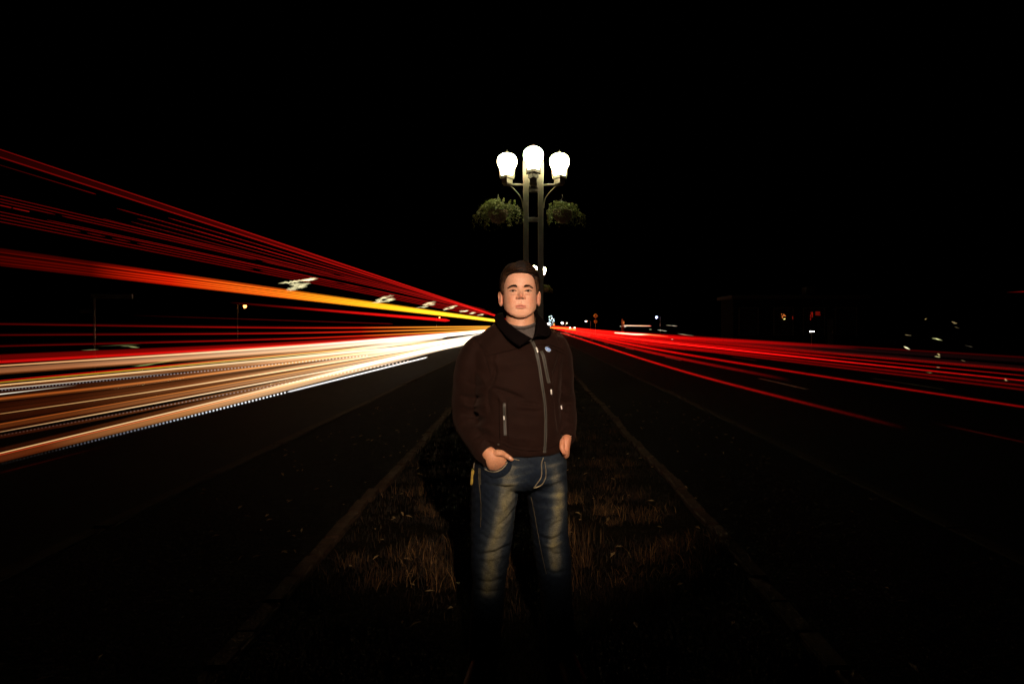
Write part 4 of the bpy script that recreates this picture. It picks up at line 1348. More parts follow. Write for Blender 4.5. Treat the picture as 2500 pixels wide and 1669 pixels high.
kf = [([(1196, 1010), (1190, 960), (1204, 915), (1215, 880)], -.010, 5), ([(1215, 905), (1212, 880), (1218, 862)], .008, 5),
      ([(1200, 948), (1240, 958), (1262, 968), (1282, 976)], -.010, 4), ([(1205, 938), (1240, 947), (1275, 962)], .007, 5), ([(1265, 982), (1290, 984), (1316, 988)], -.008, 3.6), ([(1262, 992), (1290, 994), (1316, 996)], .005, 4),
      ([(1122, 965), (1150, 972), (1182, 968)], -.008, 5), ([(1128, 985), (1155, 992), (1190, 985)], .010, 6), ([(1125, 1008), (1150, 1016), (1174, 1008)], -.008, 5), ([(1150, 1000), (1168, 1006), (1178, 1018)], .008, 4.5),
      ([(1130, 1035), (1160, 1030), (1182, 1022)], -.010, 5), ([(1150, 1050), (1175, 1042), (1200, 1048)], .010, 5), ([(1155, 1068), (1180, 1060), (1200, 1066)], -.009, 4.5), ([(1172, 1085), (1190, 1072), (1206, 1078)], .006, 4),
      ([(1160, 905), (1180, 925), (1192, 955)], .007, 6), ([(1140, 930), (1165, 940), (1190, 935)], -.006, 5),
      ([(1366, 865), (1358, 905), (1356, 950), (1362, 1000), (1364, 1050)], -.014, 4.5), ([(1372, 930), (1385, 945), (1394, 942)], -.007, 4), ([(1368, 955), (1384, 965), (1396, 960)], .007, 4),
      ([(1366, 975), (1384, 985), (1396, 980)], -.008, 4), ([(1366, 1000), (1384, 1012), (1398, 1006)], .006, 4), ([(1368, 1030), (1384, 1038), (1398, 1034)], -.006, 3.6),
      ([(1336, 930), (1350, 945), (1360, 965)], .007, 4), ([(1330, 950), (1345, 968), (1352, 990)], -.006, 4),
      ([(1225, 1075), (1255, 1090), (1290, 1094)], -.005, 5), ([(1300, 1094), (1335, 1092), (1365, 1080)], -.004, 5), ([(1230, 1060), (1265, 1070), (1310, 1072)], .004, 6),
      ([(1165, 835), (1185, 860), (1194, 890)], -.004, 4), ([(1150, 820), (1175, 800), (1200, 790)], .003, 6)]
kf += [([(1206, 946), (1232, 956), (1262, 966)], -.010, 2.2), ([(1210, 958), (1232, 990), (1240, 1020)], .005, 6), ([(1204, 880), (1235, 888), (1290, 880)], .006, 12), ([(1212, 900), (1206, 920), (1196, 945)], -.012, 3),
       ([(1175, 870), (1200, 866), (1240, 858)], .004, 5), ([(1256, 1000), (1300, 1004), (1322, 1002)], -.004, 4), ([(1250, 1030), (1290, 1038), (1322, 1034)], .004, 9), ([(1342, 880), (1352, 905), (1356, 930)], -.006, 3.5)]
KV = folds(KV, KF, kf)
kn = normals(KV, KF)
KV = KV + kn * (.0022 * np.sin(KV[:, [0]] * 31 + 2 * np.sin(KV[:, [2]] * 19)) * np.sin(KV[:, [2]] * 43 + 3 * np.sin(KV[:, [0]] * 17)))
KT_full = bvh(KV, KF)
# lift the cloth away from the V where the shirt and throat show
Qk = to_px(KV)
vpoly = [(1214, 745), (1222, 783), (1250, 807), (1288, 831), (1301, 831), (1317, 812), (1322, 745)]
def inside(Q, poly):
    c = np.zeros(len(Q), bool)
    n = len(poly)
    for i in range(n):
        (x1, y1), (x2, y2) = poly[i], poly[(i + 1) % n]
        m = ((y1 > Q[:, 1]) != (y2 > Q[:, 1])) & (Q[:, 0] < (x2 - x1) * (Q[:, 1] - y1) / (y2 - y1 + 1e-9) + x1)
        c ^= m
    return c
hole = inside(Qk, vpoly) & (KV[:, 1] < DY + .12)
top = KV[:, 2] > L(0, 771)[2]
bad = hole | top
KF2 = [f for f in KF if not any(bad[i] for i in f)]


def jacket_mat():
    m, nt, b = mat_new('brown_softshell')
    v = coords(nt)
    f1 = noise(nt, v, 5.0, 4)
    f2 = noise(nt, v, 520.0, 3)
    base = ramp(nt, f1, [(0.3, (0.0072, 0.0023, 0.0012)), (0.7, (0.011, 0.0037, 0.0021))])
    mx = nt.nodes.new('ShaderNodeMix'); mx.data_type = 'RGBA'; mx.blend_type = 'MULTIPLY'; mx.inputs[0].default_value = .8
    nt.links.new(base, mx.inputs[6])
    nt.links.new(ramp(nt, f2, [(0.35, (.25, .25, .25)), (.65, (1.8, 1.8, 1.8))]), mx.inputs[7])
    nt.links.new(mx.outputs[2], b.inputs['Base Color'])
    b.inputs['Roughness'].default_value = .85
    b.inputs['Specular IOR Level'].default_value = .09
    b.inputs['Sheen Weight'].default_value = .03
    b.inputs['Sheen Tint'].default_value = (.8, .5, .4, 1)
    bump(nt, b, f2, .2, .001)
    return m

M['jacket'] = jacket_mat()
M['collar'] = surf('black_fleece', (0.0016, 0.001, 0.001), (0.004, 0.0022, 0.002), 200.0, .95, 600, .15, spec=.03, bdist=.002)
M['tape'] = surf('zip_tape', (0.028, 0.025, 0.019), (0.06, 0.053, 0.04), 400.0, .6, 600, .3, bdist=.002)
M['tape_dark'] = surf('zip_teeth', (0.006, 0.006, 0.006), (0.012, 0.012, 0.012), 400.0, .5)
M['seam'] = surf('jacket_seam', (0.0015, 0.0007, 0.0005), (0.003, 0.0015, 0.001), 200.0, .95, spec=.03)
M['white_rubber'] = surf('white_rubber', (0.75, 0.72, 0.68), (0.85, 0.82, 0.78), 50.0, .4)
M['emblem_blue'] = surf('emblem_blue', (0.03, 0.11, 0.40), (0.05, 0.15, 0.5), 80.0, .5)
M['emblem_white'] = surf('emblem_white', (0.45, 0.58, 0.72), (0.6, 0.72, 0.85), 80.0, .5)
jacket = link('jacket', mesh_of('jacket', KV - ROOT, KF2, True), M['jacket'], person)
KT = KT_full
for name, pts, w, mt, lift in (
        ('seam', [(1187, 869), (1215, 863), (1240, 857), (1264, 850)], .0015, 'seam', .0004),
        ('seam', [(1303, 842), (1330, 841), (1352, 845), (1378, 856)], .0015, 'seam', .0004),
        ('seam', [(1345, 850), (1362, 857), (1380, 866)], .0015, 'seam', .0004),
        ('seam', [(1160, 826), (1178, 850), (1188, 876), (1196, 905), (1200, 925)], .0015, 'seam', .0004),
        ('seam', [(1120, 836), (1140, 824), (1165, 812), (1195, 800)], .0015, 'seam', .0004),
        ('seam', [(1218, 968), (1219, 1010), (1220, 1060), (1221, 1074)], .0014, 'seam', .0004),
        ('seam', [(1238, 972), (1240, 1020), (1241, 1072)], .0014, 'seam', .0004),
        ('hem', [(1226, 1082), (1250, 1093), (1290, 1100), (1330, 1097), (1364, 1084)], .0014, 'seam', .0005),
        ('front_zip', [(1297, 829), (1306, 848), (1313, 875), (1319, 910), (1325, 950), (1330, 985), (1332, 1030), (1331, 1075), (1329, 1104)], .0125, 'tape', .0006),
        ('chest_zip', [(1321, 857), (1327, 872), (1332, 898), (1337, 922), (1340, 934)], .014, 'tape', .0006),
        ('pocket_zip', [(1231, 984), (1232, 1010), (1233, 1040), (1234, 1062)], .011, 'tape', .0006)):
    V, F = ribbon(KT, pts, w, lift)
    o = obj(name, V, F, M[mt], jacket, False, ROOT)
    if name.endswith('zip'):
        V, F = ribbon(KT, pts, .0032, lift + .0016)
        obj('zip_teeth', V, F, M['tape_dark'], o, False, ROOT)


def pull(p0, p1, w=.0055, parent=jacket):
    a, b_ = hit(KT, *p0, .006), hit(KT, *p1, .006)
    if a is None or b_ is None: return
    pts = np.linspace(a[0], b_[0], 7)
    V, F = tube(pts, np.array([.5, 1, .75, .7, .75, 1, .5]) * w * .7, .003, 8, True, tuple(a[1]))
    obj('zip_pull', V, F, M['white_rubber'], parent, True, ROOT)
pull((1308.5, 850), (1312, 861))
pull((1343, 950), (1344.5, 961))
pull((1231, 1014), (1231.4, 1024), .0045)
pull((1369, 992), (1371, 1001), .004)
for (a, c) in ((1297.5, 827), (1231, 986), (1217, 1084)):
    hh_ = hit(KT, a, c, .004)
    if hh_ is not None:
        V, F = tube([hh_[0] - hh_[1] * .004, hh_[0], hh_[0] + hh_[1] * .002], [.004, .0042, .0025], [.004, .0042, .0025], 10)
        obj('slider', V, F, M['tape'], jacket, True, ROOT)

# round blue emblem on the chest: oval rim with a W-shaped mark
hE, nE = hit(KT, 1337, 853, .001)
def local_disc(pts2, c, nrm, lift, thick):
    nrm = nrm / np.linalg.norm(nrm)
    s = np.cross((0, 0, 1.0), nrm); s /= np.linalg.norm(s)
    s = -s if s[0] < 0 else s
    u = np.cross(nrm, s); u = -u if u[2] < 0 else u
    n = len(pts2)
    A = [c + s * x + u * y + nrm * lift for x, y in pts2]
    B = [c + s * x + u * y + nrm * (lift + thick) for x, y in pts2]
    F = [tuple(range(n, 2 * n)), tuple(range(n - 1, -1, -1))] + [(i, (i + 1) % n, (i + 1) % n + n, i + n) for i in range(n)]
    return A + B, F
def oval(rx, ry, tilt=-.55, n=28):
    out = []
    for j in range(n):
        a = 2 * math.pi * j / n
        x, y = rx * math.cos(a), ry * math.sin(a)
        out.append((x * math.cos(tilt) - y * math.sin(tilt), x * math.sin(tilt) + y * math.cos(tilt)))
    return out
em = empty('emblem', ROOT, None, None); em.location = (0, 0, 0); em.parent = jacket
bpy.data.objects.remove(em, do_unlink=True)
V, F = local_disc(oval(.0130, .0098, -.75), hE, nE, -.004, .0065)
em = obj('emblem', V, F, M['emblem_white'], jacket, False, ROOT)
em['label'] = 'small round blue and white chest emblem'
V, F = local_disc(oval(.0117, .0086, -.75), hE, nE, .0024, .0006)
obj('emblem_field', V, F, M['emblem_blue'], em, False, ROOT)
b = MB()
for poly in ([(-.0075, .0055), (-.0055, .0060), (-.0025, -.0055), (-.0042, -.0050)], [(-.0038, -.0052), (-.0022, -.0056), (.0010, .0045), (-.0008, .0050)],
             [(.0, .0050), (.0016, .0046), (.0036, -.0065), (.0020, -.0060)], [(.0026, -.0060), (.0042, -.0066), (.0070, .0025), (.0054, .0030)], [(-.0055, .0072), (.0008, .0066), (.0006, .0055), (-.0052, .0060)]):
    b.add(*local_disc(poly, hE, nE, .0031, .0006))
b.obj('emblem_mark', M['emblem_white'], em, False, ROOT)

# cuff strap with light print on the right sleeve
KTs = KT
V, F = ribbon(KT, [(1370, 1061.5), (1383, 1061.5), (1397, 1062.5)], .010, .0012, 16)
cs = obj('cuff_strap', V, F, M['tape_dark'], jacket, False, ROOT)
for yy in (-3.6, 3.6):
    V, F = ribbon(KT, [(1372, 1061.5 + yy), (1383, 1061.5 + yy), (1394, 1062 + yy)], .0018, .0026, 14)
    obj('strap_edge', V, F, M['tape'], cs, False, ROOT)
for (xa_, xb2, w) in ((1386.6, 1388.6, .0042), (1389.2, 1390.6, .0026), (1391, 1392.2, .0032), (1392.6, 1393.8, .0024), (1394, 1395, .0026)):
    V, F = ribbon(KT, [(xa_, 1061.6), (xb2, 1061.8)], w, .0034, 5)
    obj('strap_print', V, F, M['white_rubber'], cs, False, ROOT)
# left cuff binding
V, F = limb([(1199, 1113.5, -.125, .0488, .0455), (1204, 1119.5, -.131, .0478, .0445), (1206, 1122, -.134, .041, .038)], 24, 10)
obj('cuff', V, F, M['jacket'], jacket, True, ROOT)
V, F = limb([(1383.6, 1060, -.027, .0382, .044), (1384, 1068, -.04, .0372, .043), (1384, 1070.5, -.044, .032, .037)], 24, 10)
obj('cuff', V, F, M['jacket'], jacket, True, ROOT)

# collar: two turned-down wings and the band round the back of the neck
def wing(inner, outer, name, m=7):
    A = spline([L(*p) for p in inner], 22); B = spline([L(*p) for p in outer], 22)
    V, F = [], []
    for t in np.linspace(0, 1, m):
        bow = math.sin(t * math.pi)
        for k in range(22):
            q = A[k] * (1 - t) + B[k] * t
            q = q + np.array([0, -.004 * bow, .001 * bow])
            V.append(q)
    n = len(V)
    V += [v + np.array([0, .004, -.003]) for v in V]
    W = 22
    for i in range(m - 1):
        for k in range(W - 1):
            a = i * W + k
            F.append((a, a + 1, a + W + 1, a + W)); F.append((n + a, n + a + W, n + a + W + 1, n + a + 1))
    for i in range(m - 1):
        for k in (0, W - 1):
            a = i * W + k
            F.append((a, a + W, n + a + W, n + a))
    for k in range(W - 1):
        for i in (0, m - 1):
            a = i * W + k
            F.append((a, n + a, n + a + 1, a + 1))
    return obj(name, V, F, M['collar'], jacket, True, ROOT)

wing([(1246, 760, .12), (1230, 764, .04), (1234, 780, -.05), (1258, 801, -.105), (1280, 815, -.135), (1299, 826, -.15)],
     [(1232, 762, .125), (1208, 770, .03), (1212, 792, -.06), (1232, 816, -.125), (1250, 832, -.155), (1268, 845, -.165)], 'collar')
wing([(1290, 760, .12), (1308, 764, .05), (1309, 782, -.03), (1308, 800, -.09), (1305, 814, -.125), (1300, 826, -.148)],
     [(1304, 762, .125), (1324, 776, .05), (1342, 798, -.02), (1346, 812, -.06), (1334, 820, -.11), (1318, 816, -.13)], 'collar')
bandp = [L(1232, 764, .03), L(1240, 758, .10), L(1270, 755, .125), L(1300, 758, .10), L(1309, 766, .04)]
V, F = tube(spline(bandp, 24), .006, .016, 10, True, (0, 0, 1))
V, F = tube(spline(bandp, 24), .016, .006, 10, True, (0, 1, .2))
obj('collar_band', V, F, M['collar'], jacket, True, ROOT)

# ---------- shirt
M['shirt'] = surf('grey_heather', (0.035, 0.028, 0.025), (0.10, 0.085, 0.078), 420.0, .95, 500, .4, spec=.1, bdist=.002)
sh = loft([(1215, 1330, 860, .0, .100), (1222, 1324, 836, .005, .098), (1229, 1317, 815, .012, .090), (1231, 1311, 800, .02, .080), (1233, 1308, 791, .022, .0715)], 64, YAW * .5)
SV, SF = remesh([sh], .005, 4)
Qs = to_px(SV)
cut = (Qs[:, 1] < 803 - 12 * ((Qs[:, 0] - 1272) / 38) ** 2) & (SV[:, 1] < DY + .05)
SF = [f for f in SF if not any(cut[i] for i in f)]
shirt = link('shirt', mesh_of('shirt', SV - ROOT, SF, True), M['shirt'], person)
ST_ = bvh(SV, SF)
npts = []
for a in np.linspace(1233, 1308, 22):                      # ribbed neckline
    h = hit(ST_, a, 806 - 11.5 * ((a - 1272) / 38) ** 2, .0)
    h = None if h is None else (h[0] + np.array([0, 0, .011]), h[1])
    if h is not None: npts.append(h[0])
npts = np.array(npts); npts[1:-1] = (npts[:-2] + npts[1:-1] + npts[2:]) / 3
V, F = tube(spline(npts, 50), .0042, .0075, 10, True, (0, 1, 0))
V, F = tube(spline(npts, 50), .0070, .0042, 10, True, (0, 1, .4))
obj('neckband', V, F, M['shirt'], shirt, True, ROOT)

# ---------- head
CHIN = L(1272, 775.5, -.088)                               # chin point in the world
HS = 1.0
pitch, yawh, roll = math.radians(5.5), math.radians(3.5), math.radians(-.6)
Rm = (Matrix.Rotation(yawh, 3, 'Z') @ Matrix.Rotation(pitch * -1, 3, 'X') @ Matrix.Rotation(roll, 3, 'Y'))
Rm = np.array(Rm)
def head_world(Vh):
    """head space: x to the viewer's right, y toward the viewer, z up from the chin"""
    v = np.asarray(Vh, float) * HS
    v = v - np.array([0, .088, .0])
    q = np.stack([v[:, 0], -v[:, 1], v[:, 2]], 1)
    return q @ Rm.T + CHIN

zk = np.array([0, .004, .010, .018, .030, .045, .065, .085, .114, .140, .165, .185, .205, .218, .226, .229])
wk = np.array([.010, .024, .036, .0465, .0585, .0665, .0700, .0715, .0725, .0715, .0690, .0645, .0530, .0385, .020, .002])
fk = np.array([.078, .084, .0875, .0885, .0860, .0885, .0890, .0880, .0880, .0925, .0920, .0865, .0700, .0490, .0250, .002])
bk = np.array([-.060, -.050, -.038, -.022, .004, .035, .062, .080, .094, .100, .099, .093, .077, .055, .028, .002])
def hs(z, k):
    return np.interp(z, zk, k)
_z = np.linspace(0, .229, 200)
def smooth1(k):
    y = hs(_z, k)
    ker = np.ones(9) / 9
    yp = np.convolve(np.pad(y, 4, mode='edge'), ker, 'valid')
    yp[:6] = y[:6]; yp[-6:] = y[-6:]
    return yp
wS, fS, bS = smooth1(wk), smooth1(fk), smooth1(bk)
def head_surf(phi, z, grow=0.0):
    w = np.interp(z, _z, wS) + grow; f = np.interp(z, _z, fS) + grow; b_ = np.interp(z, _z, bS) + grow
    yc, d = (f - b_) / 2, (f + b_) / 2
    e = 2.0 / 2.35
    s, c = np.sin(phi), np.cos(phi)
    x = w * np.sign(s) * np.abs(s) ** e
    y = yc + d * np.sign(c) * np.abs(c) ** e
    return np.stack([x, y, z], -1)
def gs(x, z, cx, cz, sx, sz):
    return np.exp(-((x - cx) / sx) ** 2 - ((z - cz) / sz) ** 2)
EX, EZ = .0318, .1135
nphi, nz = 300, 330
# denser rings around the face front
ph = np.linspace(-math.pi, math.pi, nphi, endpoint=False)
ph = ph - .55 * np.sin(ph)
tz = np.linspace(0, 1, nz)
zz = .229 * (tz + .03 * np.sin(2 * math.pi * tz) * 0)
PH, ZZ = np.meshgrid(ph, zz)
HV = head_surf(PH.ravel(), ZZ.ravel())
x, y, z = HV[:, 0], HV[:, 1], HV[:, 2]
fr = np.clip((y - .02) / .03, 0, 1)
ax = np.abs(x)
D = np.zeros(len(HV))
# nose
tn = np.clip((z - .0765) / (.122 - .0765), 0, 1)
ridge = np.interp(z, [.076, .084, .094, .102, .112, .122, .130], [0, .010, .0135, .0105, .0058, .002, 0])
wid = np.interp(z, [.076, .092, .104, .12], [.010, .0088, .0080, .0100])
cutz = np.clip((z - .0762) / .0045, 0, 1)
cutz = cutz * cutz * (3 - 2 * cutz)
D += ridge * np.exp(-(x / wid) ** 2) * cutz
D += .0105 * gs(x, z, 0, .0880, .0098, .0085) * cutz
D += .0090 * gs(ax, z, .0140, .0825, .0062, .0056) * cutz
D -= .0020 * gs(ax, z, .0215, .083, .0045, .008)
D -= .004 * gs(ax, z, .0078, .0782, .0040, .0020)
# sockets, brow, cheeks
D -= .0070 * gs(ax, z, .0300, .1165, .0165, .0105)
D -= .0025 * gs(ax, z, .0165, .116, .007, .010)
D += .0040 * gs(ax, z, .0280, .1335, .020, .0065)
D += .0040 * gs(ax, z, .0400, .0800, .020, .019)
D += .0030 * gs(ax, z, .0330, .0500, .020, .020)
D -= .0012 * gs(ax, z, .0290, .0640, .007, .012)
D += .0024 * gs(ax, z, .0310, .1005, .014, .0045)
D -= .0018 * gs(ax, z, .0280, .0955, .012, .0025)
# eyelids and eye openings
D += .0062 * gs(ax, z, EX, EZ + .001, .0155, .0085)
top_l = EZ + .0043 * (1 - ((ax - EX) / .0152) ** 2) + .0008 * (ax - EX) / .015
bot_l = EZ - .0043 * (1 - ((ax - EX) / .0152) ** 2)
op = (z < top_l) & (z > bot_l) & (np.abs(ax - EX) < .0152)
lid = np.exp(-((z - top_l - .0022) / .0016) ** 2) * (np.abs(ax - EX) < .0175)
D += .0017 * lid
D -= .0020 * np.exp(-((z - top_l - .0062) / .0014) ** 2) * np.exp(-((ax - EX) / .0145) ** 4)
D -= np.where(op, .0065, 0)
# mouth
mz = .0485 + .0012 * np.cos(x / .010) - .0010
inm = np.clip(np.cos(np.clip(ax / .0240, 0, 1) * math.pi / 2), 0, 1) ** .75
kk = np.sqrt(np.clip(1 - (ax / .0238) ** 2, .03, 1))
D += inm * .0040 * np.exp(-((z - mz - .0048 * kk) / (.0042 * kk)) ** 2) * (1 - .25 * np.exp(-(x / .0035) ** 2))
D += inm * .0052 * np.exp(-((z - mz + .0060 * kk) / (.0050 * kk)) ** 2)
D -= inm * .0050 * np.exp(-((z - mz) / .0014) ** 2)
D -= .0014 * gs(ax, z, .0250, .0480, .0040, .0040)
D -= .0034 * gs(x, z, 0, .0335, .014, .0050)
D -= .0014 * gs(x, z, 0, .0640, .0030, .0065)
D += .0040 * gs(x, z, 0, .0135, .016, .0100)
HV[:, 1] += D * fr
W0 = nphi
HF = []
for k in range(nz - 1):
    for j in range(nphi):
        HF.append((k * W0 + j, k * W0 + (j + 1) % W0, (k + 1) * W0 + (j + 1) % W0, (k + 1) * W0 + j))
HF.append(tuple(range(W0 - 1, -1, -1))); HF.append(tuple(range((nz - 1) * W0, nz * W0)))
# skin tint: redder nose, cheeks, lips and ears, freckles; shade painted into nostrils, mouth line, lid edge
tint = np.tile(np.array([.52, .275, .18]), (len(HV), 1))
def blend(mask, col):
    global tint
    tint = tint * (1 - mask[:, None]) + np.array(col) * mask[:, None]
blend(.45 * gs(ax, z, .040, .072, .022, .020) * fr, (.54, .20, .115))
blend(.55 * gs(x, z, 0, .088, .016, .010) * fr, (.56, .19, .115))
blend(.30 * gs(ax, z, .030, .120, .018, .008) * fr, (.45, .22, .12))
lip = np.where(ax < .0238, 1, 0) * np.clip(np.exp(-((z - mz - .0036 * kk) / (.0040 * kk)) ** 4) + np.exp(-((z - mz + .0050 * kk) / (.0054 * kk)) ** 4), 0, 1) * fr
blend(.62 * lip, (.50, .16, .12))
blend(.8 * inm * np.exp(-((z - mz) / .0013) ** 2) * fr, (.16, .04, .03))
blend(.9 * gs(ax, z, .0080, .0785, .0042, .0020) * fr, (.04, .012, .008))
fre = (np.sin(x * 1900 + 3 * np.sin(z * 900)) * np.sin(z * 1700 + 2 * np.sin(x * 1100)))
blend(np.clip(fre - .55, 0, .45) * .5 * fr, (.40, .17, .09))
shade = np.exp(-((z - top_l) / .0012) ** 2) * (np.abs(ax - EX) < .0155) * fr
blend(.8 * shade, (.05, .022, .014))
HW = head_world(HV)


def ear(side):
    c = np.array([side * .0735, -.002, .090])
    pts = []
    for a in np.linspace(-2.5, 1.7, 20):                   # helix from the lobe up and over to the front
        pts.append((side * (.0115 - .005 * math.cos(a) - .003 * math.sin(a)), .015 * math.cos(a + math.pi * .9) * 1.0, .029 * math.sin(a + .35) + .0))
    loop = []
    for a in np.linspace(0, 2 * math.pi, 26, endpoint=True):
        ca_, sa_ = math.copysign(abs(math.cos(a)) ** .75, math.cos(a)), math.copysign(abs(math.sin(a)) ** .75, math.sin(a))
        zz_ = .0285 * ca_; yy_ = -.0135 * sa_ - .001 - .003 * ca_
        flare = .0095 + .0045 * sa_ + .0020 * ca_
        loop.append((side * flare, yy_, zz_ * (1.0 if zz_ > 0 else .98)))
    r_ = np.array([.0042 + .0010 * math.cos(a) for a in np.linspace(0, 2 * math.pi, 26)])
    A = tube(np.array(loop) + c, r_, r_, 10, True, (1, 0, 0))
    B = tube(np.array([(side * -.002, .004, 0), (side * .003, .002, 0), (side * .0050, -.004, 0), (side * .0062, -.005, 0)]) + c, [.009, .0115, .0125, .010], [.016, .021, .0235, .020], 14, True, (0, 0, 1))
    C = tube(np.array([(side * .004, .010, -.016), (side * .007, .006, -.020), (side * .008, .001, -.027)]) + c, [.007, .008, .005], [.007, .008, .005], 10)
    E = tube(np.array([(side * .004, .012, .004), (side * .006, .011, -.003), (side * .005, .010, -.010)]) + c, .0035, .0035, 8)
    return remesh([A, B, C, E], .0016, 2)

parts = [(HW, HF)]
cols = [tint]
for s in (-1, 1):
    V, F = ear(s)
    parts.append((head_world(V), F))
    cols.append(np.tile(np.array([.54, .235, .15]), (len(V), 1)))
# neck
nk = limb([(1271, 740, .02, .056, .062), (1270, 765, .015, .0595, .068), (1270, 790, .018, .064, .072), (1268, 815, .02, .072, .078), (1266, 840, .02, .085, .08)], 40, 30)
V, F = remesh([nk], .005, 2)
parts.append((V, F)); cols.append(np.tile(np.array([.50, .25, .15]), (len(V), 1)))


# hands
def dpt(px, py, off):
    h = hit(JT, px, py)
    Y = h[0][1] if h is not None else DY - .12
    return P(px, py, Y + off)
def chain(pts, r, n=12):
    s = spline([(*p, rr) for p, rr in zip(pts, r)], 18)
    e0 = s[0].copy(); e1 = s[-1].copy()
    d = s[-1, :3] - s[-2, :3]; d /= np.linalg.norm(d)
    ext = np.array([[*(s[-1, :3] + d * s[-1, 3] * f), s[-1, 3] * math.sqrt(max(1 - f * f, .02))] for f in (.5, .85, .98)])
    s = np.vstack([s, ext])
    return tube(s[:, :3], s[:, 3], s[:, 3], n, True, (.3, 1, .2))
yh = dpt(1215, 1140, 0)[1] - DY
palm = limb([(1190, 1102, yh - .0, .028, .026), (1200, 1114, yh - .014, .032, .021), (1208, 1124, yh - .012, .038, .018), (1216, 1134, yh + .004, .041, .016), (1224, 1146, yh + .034, .038, .014)], 24, 26)
hp = [palm]
for i, (sx, sy) in enumerate(((1240, 1136), (1231, 1143), (1221, 1149), (1211, 1153))):   # fingers go down inside the pocket
    hp.append(chain([L(sx - 10, sy - 11, yh + .004), L(sx - 3, sy - 1, yh + .026), L(sx + 5, sy + 14, yh + .05), L(sx + 9, sy + 30 - 3 * i, yh + .06)], [.0098, .0098, .0090, .0078]))
yt = dpt(1244, 1124, 0)[1] - DY
hp.append(chain([L(1208, 1106, yh - .020), L(1220, 1105, yh - .026), L(1231, 1109, yt - .014), L(1241, 1115, yt - .013), L(1249, 1120.5, yt - .009)], [.014, .0135, .0112, .0102, .0082]))
V, F = remesh(hp, .0022, 4)
hv = V
parts.append((V, F)); cols.append(np.tile(np.array([.48, .225, .125]), (len(V), 1)))
tipn = L(1247.5, 1119, yt - .0185)
y2 = DY - .06
hp = [limb([(1384, 1054, -.01, .021, .028), (1382.5, 1070, -.04, .0215, .032), (1381, 1082, -.052, .0205, .034), (1380.5, 1094, -.055, .0185, .034), (1381, 1106, -.04, .016, .030)], 24, 26)]
for i in range(4):
    dyf = -.078 + i * .017
    hp.append(chain([L(1383, 1090, dyf), L(1384.5, 1099, dyf), L(1382, 1110, dyf + .03), L(1376, 1122, dyf + .06)], [.0088, .0088, .0084, .0072]))
hp.append(chain([L(1374, 1074, -.07), L(1371.5, 1086, -.088), L(1372.5, 1096, -.096), L(1377, 1104, -.096)], [.0118, .0110, .0100, .0088]))
V, F = remesh(hp, .0022, 4)
parts.append((V, F)); cols.append(np.tile(np.array([.48, .205, .115]), (len(V), 1)))
# the pocket front closes over the hand
cb = MB(); cb.add(JV, JF); cb.add(hv, parts[4][1])
CT = bvh(np.concatenate(cb.V), cb.F)
edge = spline([(1178, 1136), (1190, 1142), (1203, 1145), (1215, 1144.5), (1227, 1138), (1236, 1127), (1240, 1119)], 40)
low = spline([(1176, 1144), (1188, 1158), (1204, 1166), (1220, 1165), (1236, 1158), (1247, 1144), (1250, 1128)], 40)
V, F = [], []
for i in range(9):
    t = i / 8
    for k in range(40):
        q = edge[k] * (1 - t) + low[k] * t
        h = hit(CT, q[0], q[1], .0035 * (1 - t) - .0015 * t)
        V.append(h[0])
V = np.array(V).reshape(9, 40, 3)
for _ in range(2):
    V[1:-1, 1:-1] = (V[:-2, 1:-1] + V[2:, 1:-1] + V[1:-1, :-2] + V[1:-1, 2:]) / 4
F = [(i * 40 + k, i * 40 + k + 1, (i + 1) * 40 + k + 1, (i + 1) * 40 + k) for i in range(8) for k in range(39)]
pm = mesh_of('pocket', V.reshape(-1, 3) - ROOT, F, True)
cattr(pm, 'wear', np.full((360, 3), .22))
pocket = link('pocket', pm, M['denim'], jeans)
sm = pocket.modifiers.new('thickness', 'SOLIDIFY'); sm.thickness = .002
PT = bvh(V.reshape(-1, 3), F)
for off, w in ((1.2, .003), (4.2, .0022), (6.4, .0018)):
    pl_ = [(a + .05 * off, c + off * .9) for a, c in edge[3:-4:4]]
    try:
        Vr, Fr = ribbon(PT, pl_, w, .0012)
        obj('pocket_stitch', Vr, Fr, M['stitch'] if off > 2 else M['denim_dark'], pocket, False, ROOT)
    except Exception:
        pass
# body and limbs under the clothes, so hands and neck run on without a break
ub = [loft([(1200, 1350, 1150, 0, .10), (1195, 1350, 1060, 0, .12), (1190, 1350, 960, 0, .115), (1180, 1352, 880, .01, .10), (1200, 1335, 830, .02, .075), (1245, 1296, 805, .02, .06)], 40, YAW),
      limb([(1180, 850, -.02, .045, .05), (1142, 950, .01, .038, .045), (1145, 1012, .045, .034, .038), (1176, 1082, -.085, .030, .030), (1196, 1110, -.122, .026, .024)]),
      limb([(1345, 850, .04, .045, .05), (1370, 950, .09, .042, .05), (1376, 1005, .08, .038, .042), (1383, 1045, -.0, .028, .032), (1384, 1062, -.03, .024, .028)]),
      limb([(1215, 1150, -.02, .08, .09), (1205, 1300, -.04, .062, .07), (1197, 1400, -.03, .05, .055), (1186, 1520, .0, .05, .056), (1181, 1625, .02, .035, .045)]),
      limb([(1330, 1150, .02, .08, .09), (1342, 1300, .0, .058, .066), (1353, 1400, .0, .048, .055), (1365, 1520, .04, .048, .056), (1372, 1625, .06, .035, .045)])]
V, F = remesh(ub, .009, 3)
parts.append((V, F)); cols.append(np.tile(np.array([.50, .25, .15]), (len(V), 1)))
b = MB()
for V, F in parts:
    b.add(V, F)
bme = mesh_of('body', np.concatenate(b.V) - ROOT, b.F, True)
cattr(bme, 'complexion_and_shade', np.concatenate(cols))


